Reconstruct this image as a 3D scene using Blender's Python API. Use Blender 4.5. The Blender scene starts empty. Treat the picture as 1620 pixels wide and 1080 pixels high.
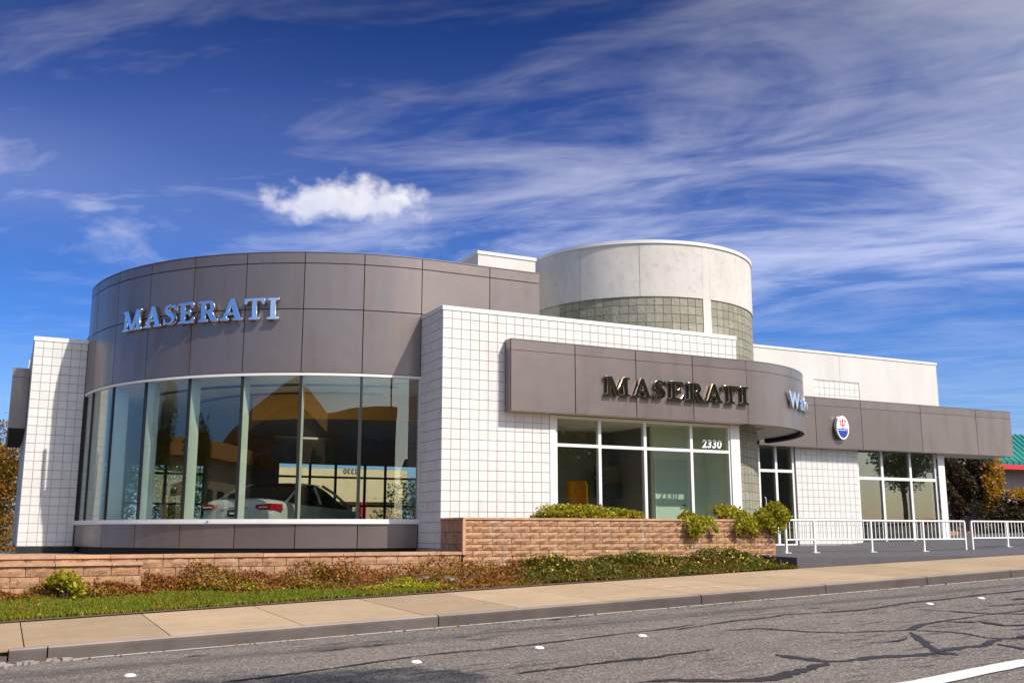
import bpy, math, random
import numpy as np
from mathutils import Vector, Matrix

random.seed(7); rng = np.random.default_rng(7)
S = bpy.context.scene
COL = S.collection
R = math.radians

# ------------------------------------------------------------------ camera
cam_d = bpy.data.cameras.new('camera')
cam_d.sensor_width = 36.0
cam_d.lens = 36.0 * 1600 / 1620
cam_d.clip_start = 0.1
cam_d.clip_end = 3000
cam = bpy.data.objects.new('camera', cam_d); COL.objects.link(cam)
TILT, YAW = R(10.6815), R(26.478)
fwd = Vector((math.sin(YAW) * math.cos(TILT), math.cos(YAW) * math.cos(TILT), math.sin(TILT)))
cam.location = (0, 0, 0)                       # eye level is z = 0; the road lies about 1.45 below
cam.rotation_euler = fwd.to_track_quat('-Z', 'Y').to_euler()
S.camera = cam

# ------------------------------------------------------------------ sun
SUN = Vector((0.51, -1.0, 1.13)).normalized()  # direction towards the sun
sl = bpy.data.lights.new('sun', 'SUN')
sl.energy = 3.6; sl.angle = R(0.53); sl.color = (1.0, 0.932, 0.83)
so = bpy.data.objects.new('sun', sl); COL.objects.link(so)
so.rotation_euler = SUN.to_track_quat('Z', 'Y').to_euler()
so.location = SUN * 60

# ------------------------------------------------------------------ view
S.view_settings.view_transform = 'Standard'
S.view_settings.look = 'None'
S.view_settings.exposure = 0.5
S.view_settings.gamma = 1.0
S.view_settings.use_curve_mapping = False
S.render.engine = 'CYCLES'
S.cycles.max_bounces = 9
S.cycles.transparent_max_bounces = 16
S.cycles.use_denoising = True
S.cycles.sample_clamp_indirect = 6.0
S.cycles.caustics_reflective = False
S.cycles.caustics_refractive = False


# ------------------------------------------------------------------ node helpers
class NT:
    def __init__(s, tree):
        s.t = tree; s.n = tree.nodes; s.l = tree.links
    def new(s, typ, **kw):
        n = s.n.new(typ)
        for k, v in kw.items(): setattr(n, k, v)
        return n
    def put(s, sock, val):
        if isinstance(val, bpy.types.NodeSocket): s.l.new(val, sock)
        elif val is not None:
            if sock.type == 'RGBA' and len(val) == 3: val = (*val, 1)
            sock.default_value = val
    def math(s, op, a, b=None, c=None, clamp=False):
        n = s.new('ShaderNodeMath', operation=op, use_clamp=clamp)
        for i, v in enumerate((a, b, c)):
            if v is not None: s.put(n.inputs[i], v)
        return n.outputs[0]
    def vmath(s, op, a, b=None):
        n = s.new('ShaderNodeVectorMath', operation=op)
        s.put(n.inputs[0], a)
        if b is not None: s.put(n.inputs[1], b)
        return n.outputs['Value'] if op in ('DOT_PRODUCT', 'LENGTH') else n.outputs[0]
    def mix(s, f, a, b, mode='MIX'):
        n = s.new('ShaderNodeMix', data_type='RGBA', blend_type=mode)
        s.put(n.inputs[0], f); s.put(n.inputs[6], a); s.put(n.inputs[7], b)
        return n.outputs[2]
    def noise(s, vec, scale, detail=4, rough=0.55, dist=0.0, out=0):
        n = s.new('ShaderNodeTexNoise')
        if vec is not None: s.put(n.inputs['Vector'], vec)
        n.inputs['Scale'].default_value = scale; n.inputs['Detail'].default_value = detail
        n.inputs['Roughness'].default_value = rough; n.inputs['Distortion'].default_value = dist
        return n.outputs[out]
    def ramp(s, f, stops, interp='LINEAR'):
        n = s.new('ShaderNodeValToRGB'); cr = n.color_ramp; cr.interpolation = interp
        while len(cr.elements) < len(stops): cr.elements.new(0.5)
        for e, (p, c) in zip(cr.elements, stops):
            e.position = p; e.color = (*c, 1) if hasattr(c, '__len__') else (c, c, c, 1)
        s.put(n.inputs[0], f); return n.outputs[0]
    def rng(s, v, a, b, c=0.0, d=1.0, smooth=False):
        n = s.new('ShaderNodeMapRange')
        if smooth: n.interpolation_type = 'SMOOTHSTEP'
        for i, x in enumerate((v, a, b, c, d)): s.put(n.inputs[i], x)
        return n.outputs[0]
    def comb(s, x, y, z):
        n = s.new('ShaderNodeCombineXYZ')
        for i, v in enumerate((x, y, z)): s.put(n.inputs[i], v)
        return n.outputs[0]
    def sep(s, v):
        n = s.new('ShaderNodeSeparateXYZ'); s.put(n.inputs[0], v); return n.outputs
    def bump(s, h, strength=0.3, dist=0.01):
        n = s.new('ShaderNodeBump'); n.inputs['Strength'].default_value = strength
        n.inputs['Distance'].default_value = dist; s.put(n.inputs['Height'], h); return n.outputs[0]


# ------------------------------------------------------------------ sky
W = bpy.data.worlds.new('World'); S.world = W; W.use_nodes = True
w = NT(W.node_tree); w.n.clear()
sky = w.new('ShaderNodeTexSky', sky_type='NISHITA', sun_disc=False)
sky.sun_elevation = math.asin(SUN.z); sky.sun_rotation = math.atan2(SUN.x, SUN.y)
sky.altitude = 60; sky.air_density = 1.0; sky.dust_density = 1.0; sky.ozone_density = 2.5
tc = w.new('ShaderNodeTexCoord').outputs['Generated']
D = w.vmath('NORMALIZE', tc)
dx, dy, dz = w.sep(D)
el = w.rng(dz, 0.12, 0.52, 1.0, 0.0)
sund = w.vmath('DOT_PRODUCT', D, tuple(SUN))
near = w.rng(sund, 0.0, 0.65, 0.0, 1.0, True)                 # the sky brightens towards the sun
tone = w.ramp(el, [(0, (0.043, 0.098, 0.25)), (0.30, (0.075, 0.165, 0.42)), (0.58, (0.14, 0.27, 0.57)), (0.82, (0.17, 0.34, 0.66)), (1, (0.30, 0.45, 0.72))])
deep = w.mix(1.0, sky.outputs[0], w.mix(near, tone, (1.15, 1.08, 1.0)), 'MULTIPLY')
# cirrus: streaks on a high flat layer, running away from the viewer
up = w.math('MAXIMUM', dz, 0.05)
px = w.math('DIVIDE', dx, up); py = w.math('DIVIDE', dy, up)
ax, ay = -0.707, 0.7072
pa = w.math('ADD', w.math('MULTIPLY', px, ax), w.math('MULTIPLY', py, ay))
pb = w.math('SUBTRACT', w.math('MULTIPLY', px, ay), w.math('MULTIPLY', py, ax))
warp = w.noise(w.comb(w.math('MULTIPLY', pa, 0.5), w.math('MULTIPLY', pb, 0.5), 2.0), 1.0, 2, 0.5)
pbw = w.math('ADD', pb, w.math('MULTIPLY', w.math('SUBTRACT', warp, 0.5), 0.9))
n1 = w.noise(w.comb(w.math('MULTIPLY', pa, 0.75), w.math('MULTIPLY', pbw, 1.15), 4.3), 1.45, 8, 0.58, 0.8)
n2 = w.noise(w.comb(w.math('MULTIPLY', pa, 1.5), w.math('MULTIPLY', pbw, 3.8), 9.1), 1.9, 9, 0.66, 0.9)
n3 = w.noise(w.comb(w.math('MULTIPLY', pa, 0.34), w.math('MULTIPLY', pb, 0.42), 3.1), 1.0, 3, 0.5)
cover = w.rng(px, 0.0, 1.5, -0.03, 0.095)
dens = w.math('ADD', w.math('ADD', w.math('MULTIPLY', n1, 0.72), w.math('MULTIPLY', n2, 0.22)), w.math('MULTIPLY', n3, 0.30))
dens = w.math('ADD', dens, cover)
cir = w.math('MAXIMUM', w.rng(dens, 0.55, 0.90, 0.0, 0.97, True), w.rng(n3, 0.38, 0.74, 0.0, 0.22, True))
cir = w.math('MULTIPLY', cir, w.rng(dz, 0.17, 0.29, 0.22, 1.0, True))
ccol = w.ramp(w.rng(dz, 0.15, 0.52), [(0, (3.3, 3.7, 5.2)), (0.25, (3.0, 3.3, 4.7)), (0.6, (1.8, 1.95, 2.95)), (1, (0.62, 0.72, 1.25))])
ccol = w.mix(near, ccol, (5.0, 4.9, 4.9))
skyc = w.mix(cir, deep, ccol)
# one small cumulus, low in the north
cd = Vector((0.2724, 0.9101, 0.3121)).normalized()
cr_ = Vector((cd.y, -cd.x, 0)).normalized(); cu = cr_.cross(cd)
cx = w.math('DIVIDE', w.vmath('DOT_PRODUCT', D, tuple(cr_)), 0.082)
cy = w.math('DIVIDE', w.vmath('DOT_PRODUCT', D, tuple(cu)), 0.0285)
cf = w.rng(w.vmath('DOT_PRODUCT', D, tuple(cd)), 0.9, 0.91)
cn = w.noise(w.vmath('MULTIPLY', D, (1, 1, 1.2)), 42, 7, 0.56, 0.1)
cn2 = w.noise(w.vmath('ADD', D, (3.3, 1.2, 0)), 21, 2, 0.5)
flat = w.math('MAXIMUM', w.math('MULTIPLY', cy, -1.25), cy)
rad = w.math('SQRT', w.math('ADD', w.math('POWER', w.math('ABSOLUTE', cx), 3.0), w.math('POWER', flat, 2.0)))
cl = w.math('ADD', w.math('SUBTRACT', 1.0, rad), w.math('MULTIPLY', w.math('SUBTRACT', cn, 0.5), 1.25))
cl = w.math('ADD', cl, w.math('MULTIPLY', w.math('SUBTRACT', cn2, 0.5), 0.8))
cl = w.math('MULTIPLY', w.math('MULTIPLY', w.rng(cl, 0.02, 0.60, 0, 0.95, True), cf), w.rng(rad, 1.3, 1.9, 1.0, 0.0, True))
cshade = w.mix(w.rng(w.math('ADD', cy, w.math('MULTIPLY', w.math('SUBTRACT', cn, 0.5), 2.5)), -0.9, 0.8), (3.0, 3.2, 4.1), (4.6, 4.5, 4.7))
skyc = w.mix(cl, skyc, cshade)
bg = w.new('ShaderNodeBackground'); w.put(bg.inputs[0], skyc); bg.inputs[1].default_value = 0.15
wo = w.new('ShaderNodeOutputWorld'); w.l.new(bg.outputs[0], wo.inputs[0])


# ------------------------------------------------------------------ materials
MATS = {}
def mat(name):
    m = bpy.data.materials.new(name); m.use_nodes = True
    t = NT(m.node_tree); t.n.clear(); MATS[name] = m
    out = t.new('ShaderNodeOutputMaterial')
    return m, t, out
def principled(t, out, col, rough=0.6, metal=0.0, normal=None, spec=0.5, **kw):
    b = t.new('ShaderNodeBsdfPrincipled')
    t.put(b.inputs['Base Color'], col); t.put(b.inputs['Roughness'], rough); t.put(b.inputs['Metallic'], metal)
    b.inputs['Specular IOR Level'].default_value = spec
    if normal is not None: t.put(b.inputs['Normal'], normal)
    for k, v in kw.items(): t.put(b.inputs[k], v)
    if out is not None: t.l.new(b.outputs[0], out.inputs[0])
    return b
def simple(name, col, rough=0.6, metal=0.0, var=0.0, scale=3.0, bump=0.0, bscale=60, spec=0.5, objvar=0.0, **kw):
    m, t, out = mat(name)
    P = t.new('ShaderNodeTexCoord').outputs['Object']
    G = t.new('ShaderNodeNewGeometry').outputs['Position']
    c = col
    if var:
        n = t.noise(G, scale, 6, 0.6)
        c = t.mix(t.rng(n, 0.3, 0.7), tuple(x * (1 - var) for x in col), tuple(min(1, x * (1 + var)) for x in col))
    if objvar:
        o = t.new('ShaderNodeObjectInfo').outputs['Random']
        isl = t.new('ShaderNodeNewGeometry').outputs['Random Per Island']
        rr = t.math('FRACT', t.math('ADD', o, isl))
        c = t.mix(1.0, c, t.mix(rr, (1 - objvar,) * 3, (1 + objvar * 0.4,) * 3), 'MULTIPLY')
    nm = t.bump(t.noise(G, bscale, 4, 0.6), bump, 0.01) if bump else None
    principled(t, out, c, rough, metal, nm, spec, **kw)
    return m

# cladding: brown-grey coated aluminium, very slightly wavy
m, t, out = mat('cladding')
G = t.new('ShaderNodeNewGeometry').outputs['Position']
o = t.new('ShaderNodeObjectInfo').outputs['Random']
c = t.mix(o, (0.236, 0.192, 0.180), (0.266, 0.217, 0.204))
streak = t.noise(t.vmath('MULTIPLY', G, (1.3, 1.3, 0.28)), 2.0, 4, 0.55)
c = t.mix(t.math('MULTIPLY', t.rng(streak, 0.48, 0.75), 0.35), c, (0.16, 0.125, 0.115))
nm = t.bump(t.noise(t.vmath('ADD', G, t.vmath('MULTIPLY', t.comb(o, o, o), (7, 5, 3))), 1.5, 2, 0.45), 0.38, 0.03)
principled(t, out, c, t.rng(streak, 0.3, 0.7, 0.28, 0.42), 0.60, nm, 0.5)
simple('cladding_joint', (0.012, 0.011, 0.011), 0.8)
simple('shade_black', (0.015, 0.014, 0.013), 0.7, var=0.4)  # near-black that puts recess shade into the colour of plinths and drain

# white painted split concrete blocks
m, t, out = mat('white_block')
G = t.new('ShaderNodeNewGeometry').outputs['Position']
rr = t.math('FRACT', t.math('ADD', t.new('ShaderNodeObjectInfo').outputs['Random'], t.new('ShaderNodeNewGeometry').outputs['Random Per Island']))
c = t.mix(rr, (0.675, 0.655, 0.635), (0.725, 0.705, 0.685))
dirt = t.noise(t.vmath('MULTIPLY', G, (2.2, 2.2, 0.35)), 1.7, 7, 0.68)
c = t.mix(t.math('MULTIPLY', t.rng(dirt, 0.48, 0.72), 0.30), c, (0.52, 0.48, 0.43))
blot = t.noise(G, 7, 5, 0.7)
c = t.mix(t.math('MULTIPLY', t.rng(blot, 0.55, 0.75), 0.22), c, (0.58, 0.55, 0.51))
nm = t.bump(t.noise(G, 55, 4, 0.7), 0.35, 0.012)
principled(t, out, c, 0.75, 0, nm, 0.3)
simple('mortar', (0.37, 0.345, 0.325), 0.9, var=0.2, scale=8)
simple('white_trim', (0.74, 0.725, 0.70), 0.55, var=0.05, scale=2)
# stucco, weathered
m, t, out = mat('stucco')
G = t.new('ShaderNodeNewGeometry').outputs['Position']
n = t.noise(t.vmath('MULTIPLY', G, (1, 1, 0.35)), 1.6, 8, 0.68)
n2 = t.noise(G, 6, 6, 0.7)
c = t.mix(t.rng(n, 0.38, 0.72), (0.64, 0.60, 0.56), (0.52, 0.485, 0.445))
c = t.mix(t.math('MULTIPLY', t.rng(n2, 0.52, 0.76), 0.6), c, (0.34, 0.31, 0.285))
principled(t, out, c, 0.85, 0, t.bump(t.noise(G, 90, 3, 0.7), 0.3, 0.01), 0.25)
m, t, out = mat('stucco_white')
G = t.new('ShaderNodeNewGeometry').outputs['Position']
n = t.noise(t.vmath('MULTIPLY', G, (1, 1, 0.3)), 1.2, 8, 0.65)
c = t.mix(t.rng(n, 0.35, 0.75), (0.665, 0.64, 0.61), (0.575, 0.55, 0.52))
principled(t, out, c, 0.85, 0, t.bump(t.noise(G, 90, 3, 0.7), 0.25, 0.01), 0.25)
# pebbled glass blocks
m, t, out = mat('glass_block')
G = t.new('ShaderNodeNewGeometry').outputs['Position']
rr = t.math('FRACT', t.math('ADD', t.new('ShaderNodeObjectInfo').outputs['Random'], t.new('ShaderNodeNewGeometry').outputs['Random Per Island']))
c = t.mix(rr, (0.24, 0.225, 0.17), (0.34, 0.32, 0.245))
nn = t.noise(G, 16, 4, 0.7)
c = t.mix(t.rng(nn, 0.46, 0.70, 0.0, 0.7), c, (0.20, 0.185, 0.14))
principled(t, out, c, 0.6, 0, t.bump(nn, 0.8, 0.03), 0.4)
simple('glass_block_joint', (0.46, 0.445, 0.40), 0.85, var=0.15, scale=9)
simple('frame_white', (0.78, 0.77, 0.75), 0.45, var=0.04)
simple('frame_alu', (0.50, 0.50, 0.49), 0.4, 0.3)
simple('frame_dark', (0.018, 0.018, 0.018), 0.45)
simple('fin', (0.68, 0.78, 0.72), 0.35)
# window glass, thin panes
def glass(name, tint, ior=1.62, base=0.0):
    m, t, out = mat(name)
    lw_ = t.new('ShaderNodeLayerWeight'); lw_.inputs[0].default_value = 0.5
    f0 = ((ior - 1) / (ior + 1)) ** 2
    fac = t.math('MULTIPLY_ADD', t.math('POWER', lw_.outputs['Facing'], 5.0), 1 - f0, f0 + base, clamp=True)
    tr = t.new('ShaderNodeBsdfTransparent'); t.put(tr.inputs[0], tint)
    gl = t.new('ShaderNodeBsdfAnisotropic'); gl.inputs['Roughness'].default_value = 0.0
    t.put(gl.inputs['Color'], (1, 1, 1))
    G = t.new('ShaderNodeNewGeometry').outputs['Position']
    t.put(gl.inputs['Normal'], t.bump(t.noise(G, 0.9, 1, 0.4), 0.05, 0.03))
    mx = t.new('ShaderNodeMixShader'); t.put(mx.inputs[0], fac)
    t.l.new(tr.outputs[0], mx.inputs[1]); t.l.new(gl.outputs[0], mx.inputs[2]); t.l.new(mx.outputs[0], out.inputs[0])
    return m
glass('glass', (0.90, 0.93, 0.89), 1.72)
glass('glass_tint', (0.62, 0.70, 0.66), 1.6)
glass('glass_dark', (0.76, 0.79, 0.73), 1.95)
simple('chrome', (0.80, 0.81, 0.83), 0.12, 1.0)
simple('chrome_dark_reflect', (0.30, 0.26, 0.17), 0.14, 1.0)  # chrome with the reflection of dark surroundings put into its colour
simple('white_vinyl', (0.85, 0.85, 0.84), 0.5)
simple('emblem_white', (0.82, 0.82, 0.84), 0.3)
simple('emblem_blue', (0.02, 0.05, 0.36), 0.3)
simple('emblem_red', (0.62, 0.03, 0.03), 0.35)
simple('soffit', (0.66, 0.62, 0.55), 0.75, var=0.12, scale=2)
simple('interior_wall', (0.76, 0.82, 0.70), 0.8, var=0.05)
simple('interior_gray', (0.55, 0.50, 0.44), 0.85, var=0.1)
simple('interior_tan', (0.80, 0.40, 0.09), 0.7)
simple('ceiling_paint', (0.82, 0.78, 0.70), 0.85, var=0.06)
simple('floor_tile', (0.68, 0.63, 0.56), 0.3, var=0.1)
simple('office_door', (0.56, 0.68, 0.60), 0.55)
simple('orange_plastic', (0.95, 0.36, 0.01), 0.35)
simple('screen_black', (0.006, 0.006, 0.007), 0.15)
simple('rail_paint', (0.80, 0.78, 0.75), 0.45, var=0.05, scale=5)
simple('roof_gravel', (0.35, 0.34, 0.32), 0.95, var=0.2)
# brown split-face masonry
m, t, out = mat('split_brick')
G = t.new('ShaderNodeNewGeometry').outputs['Position']
rr = t.math('FRACT', t.math('ADD', t.new('ShaderNodeObjectInfo').outputs['Random'], t.new('ShaderNodeNewGeometry').outputs['Random Per Island']))
c = t.mix(rr, (0.33, 0.165, 0.088), (0.52, 0.275, 0.152))
n = t.noise(G, 28, 6, 0.72)
c = t.mix(t.rng(n, 0.35, 0.7), c, (0.60, 0.37, 0.22))
c = t.mix(t.math('MULTIPLY', t.rng(t.noise(G, 9, 6, 0.75), 0.50, 0.70), 0.75), c, (0.17, 0.085, 0.05))
eff = t.noise(t.vmath('MULTIPLY', G, (2.2, 2.2, 0.8)), 1.4, 7, 0.7)
c = t.mix(t.math('MULTIPLY', t.rng(eff, 0.55, 0.68), 0.50), c, (0.55, 0.46, 0.38))
principled(t, out, c, 0.92, 0, t.bump(t.noise(G, 42, 6, 0.75), 0.9, 0.03), 0.2)
simple('brick_mortar', (0.17, 0.095, 0.06), 0.95, var=0.2, scale=9)
simple('cap_block', (0.50, 0.29, 0.175), 0.9, var=0.18, scale=6, bump=0.4, bscale=50, objvar=0.12)
# asphalt
m, t, out = mat('asphalt')
G = t.new('ShaderNodeNewGeometry').outputs['Position']
fine = t.noise(G, 95, 3, 0.7); vor = t.new('ShaderNodeTexVoronoi'); t.put(vor.inputs['Vector'], G); vor.inputs['Scale'].default_value = 62
agg = t.sep(vor.outputs['Color'])[0]
big = t.noise(t.vmath('MULTIPLY', G, (0.25, 1.0, 1.0)), 1.1, 6, 0.6)
c = t.mix(t.rng(big, 0.3, 0.7), (0.112, 0.092, 0.077), (0.180, 0.149, 0.126))
c = t.mix(t.rng(agg, 0.55, 1.0, 0, 0.85), c, (0.46, 0.40, 0.35))
c = t.mix(t.rng(fine, 0.52, 0.72, 0, 0.65), c, (0.05, 0.046, 0.045))
wear = t.noise(t.vmath('MULTIPLY', G, (0.6, 3.2, 1.0)), 2.6, 9, 0.72, 0.4)
patch = t.noise(G, 0.35, 3, 0.5)
c = t.mix(t.math('MULTIPLY', t.rng(wear, 0.54, 0.60), t.rng(patch, 0.40, 0.56, 0.18, 0.95)), c, (0.045, 0.040, 0.040))
yy = t.sep(G)[1]
tyre = t.math('MULTIPLY', t.rng(t.math('ABSOLUTE', t.math('SUBTRACT', yy, t.math('ADD', 11.75, t.math('MULTIPLY', big, 0.3)))), 0.0, 0.45, 1.0, 0.0, True), t.rng(t.noise(t.vmath('MULTIPLY', G, (0.5, 2.5, 1)), 1.8, 6, 0.65), 0.36, 0.58, 0.1, 0.75))
c = t.mix(tyre, c, (0.055, 0.048, 0.047))
principled(t, out, c, 0.88, 0, t.bump(t.math('ADD', fine, agg), 0.55, 0.012), 0.3)
simple('tar', (0.022, 0.018, 0.018), 0.55, var=0.3, scale=10, bump=0.4, bscale=40)
simple('road_paint', (0.72, 0.71, 0.69), 0.7, var=0.12, scale=14, bump=0.5, bscale=70)
simple('stud_ceramic', (0.80, 0.79, 0.76), 0.35, var=0.06)
# concrete
def concrete(name, a, b, crack=True):
    m, t, out = mat(name)
    G = t.new('ShaderNodeNewGeometry').outputs['Position']
    rr = t.new('ShaderNodeObjectInfo').outputs['Random']
    n = t.noise(G, 1.3, 8, 0.66); n2 = t.noise(G, 70, 4, 0.7)
    c = t.mix(t.rng(n, 0.3, 0.7), a, b)
    c = t.mix(1.0, c, t.mix(rr, (0.84,) * 3, (1.08,) * 3), 'MULTIPLY')
    c = t.mix(t.rng(n2, 0.5, 0.8, 0, 0.3), c, tuple(x * 0.55 for x in a))
    st = t.noise(t.vmath('MULTIPLY', G, (0.5, 2.0, 1)), 3.5, 7, 0.7, 0.3)
    c = t.mix(t.rng(st, 0.55, 0.70, 0, 0.45), c, tuple(x * 0.6 for x in a))
    spot = t.new('ShaderNodeTexVoronoi'); t.put(spot.inputs['Vector'], G); spot.inputs['Scale'].default_value = 5.5
    c = t.mix(t.rng(spot.outputs['Distance'], 0.03, 0.06, 0.5, 0.0), c, tuple(x * 0.35 for x in a))
    principled(t, out, c, 0.9, 0, t.bump(n2, 0.35, 0.008), 0.25)
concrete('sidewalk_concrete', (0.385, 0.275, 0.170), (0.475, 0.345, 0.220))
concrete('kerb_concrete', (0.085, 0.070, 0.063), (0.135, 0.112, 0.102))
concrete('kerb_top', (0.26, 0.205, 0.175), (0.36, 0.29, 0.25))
concrete('gutter_concrete', (0.42, 0.375, 0.34), (0.55, 0.49, 0.45))
concrete('platform_paint', (0.098, 0.092, 0.100), (0.130, 0.122, 0.130))
simple('soil', (0.13, 0.075, 0.045), 0.95, var=0.35, scale=7, bump=0.8, bscale=30)
simple('ground_earth', (0.16, 0.14, 0.11), 0.95, var=0.3, scale=0.5)
simple('chalk', (0.75, 0.72, 0.68), 0.8, var=0.1, scale=20)
simple('debris_white', (0.34, 0.30, 0.27), 0.8, objvar=0.3)
def leafmat(name, cols, rough=0.5, clump=None, clumpcol=None, trans=0.35):
    m, t, out = mat(name)
    geo = t.new('ShaderNodeNewGeometry')
    n = len(cols)
    stops = [(i / max(1, n - 1), c) for i, c in enumerate(cols)]
    c = t.ramp(geo.outputs['Random Per Island'], stops)
    if clump:
        nz = t.noise(geo.outputs['Position'], clump, 3, 0.6)
        c = t.mix(t.rng(nz, 0.42, 0.60), c, t.mix(0.65, c, clumpcol))
    b = principled(t, None, c, rough, 0, None, 0.35)
    tl = t.new('ShaderNodeBsdfTranslucent'); t.put(tl.inputs[0], c)
    mx = t.new('ShaderNodeMixShader'); mx.inputs[0].default_value = trans
    t.l.new(b.outputs[0], mx.inputs[1]); t.l.new(tl.outputs[0], mx.inputs[2]); t.l.new(mx.outputs[0], out.inputs[0])
leafmat('leaf_yellowgreen', [(0.14, 0.16, 0.012), (0.38, 0.36, 0.02), (0.58, 0.48, 0.03), (0.22, 0.24, 0.02), (0.70, 0.56, 0.07)])
leafmat('leaf_green', [(0.03, 0.06, 0.012), (0.06, 0.10, 0.015), (0.10, 0.14, 0.02), (0.05, 0.07, 0.015)])
leafmat('leaf_cover_green', [(0.06, 0.085, 0.010), (0.13, 0.15, 0.012), (0.19, 0.18, 0.015), (0.09, 0.10, 0.012), (0.30, 0.23, 0.03)], clump=1.3, clumpcol=(0.24, 0.14, 0.025))
leafmat('leaf_cover_red', [(0.28, 0.075, 0.03), (0.42, 0.14, 0.035), (0.20, 0.11, 0.025), (0.52, 0.24, 0.035), (0.17, 0.05, 0.03)], clump=1.1, clumpcol=(0.27, 0.20, 0.02))
leafmat('leaf_autumn', [(0.32, 0.15, 0.015), (0.46, 0.22, 0.02), (0.20, 0.12, 0.015), (0.56, 0.30, 0.03), (0.15, 0.10, 0.015)], clump=0.8, clumpcol=(0.08, 0.055, 0.01))
leafmat('leaf_ivy', [(0.025, 0.035, 0.010), (0.05, 0.05, 0.014), (0.08, 0.045, 0.018), (0.03, 0.022, 0.012)], clump=0.6, clumpcol=(0.05, 0.02, 0.012))
leafmat('leaf_gold', [(0.55, 0.30, 0.03), (0.42, 0.20, 0.02), (0.60, 0.38, 0.05), (0.25, 0.14, 0.02)])
leafmat('grass', [(0.10, 0.17, 0.010), (0.18, 0.26, 0.015), (0.26, 0.30, 0.02), (0.34, 0.31, 0.05)], clump=1.6, clumpcol=(0.30, 0.25, 0.03))
simple('petal', (0.75, 0.55, 0.10), 0.6)
simple('bark', (0.09, 0.065, 0.045), 0.9, var=0.3, scale=12, bump=0.6, bscale=25)
simple('car_paint', (0.44, 0.46, 0.45), 0.22, 0.7, Coat_Weight=0.0) if False else simple('car_paint', (0.60, 0.62, 0.61), 0.25, 0.3)
simple('car_paint_dark', (0.02, 0.02, 0.025), 0.2, 0.3)
simple('car_glass', (0.01, 0.011, 0.012), 0.06, spec=0.8)
simple('tyre_rubber', (0.015, 0.015, 0.015), 0.85)
simple('tail_red', (0.36, 0.008, 0.012), 0.12)
simple('lamp_clear', (0.75, 0.72, 0.70), 0.12)
simple('plate_black', (0.012, 0.012, 0.014), 0.35)
simple('green_roof', (0.0, 0.17, 0.145), 0.4, 0.1, var=0.08)
simple('red_trim', (0.55, 0.02, 0.03), 0.5)
simple('beige_wall', (0.50, 0.38, 0.23), 0.85, var=0.08)
simple('cream_wall', (0.66, 0.52, 0.33), 0.85, var=0.06)
simple('mauve_wall', (0.30, 0.25, 0.25), 0.85, var=0.1)
simple('brown_wall', (0.16, 0.10, 0.06), 0.85, var=0.12)
simple('orange_wall', (0.55, 0.27, 0.07), 0.8, var=0.08)
simple('window_dark', (0.015, 0.016, 0.018), 0.08, spec=0.7)
M = MATS


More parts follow.
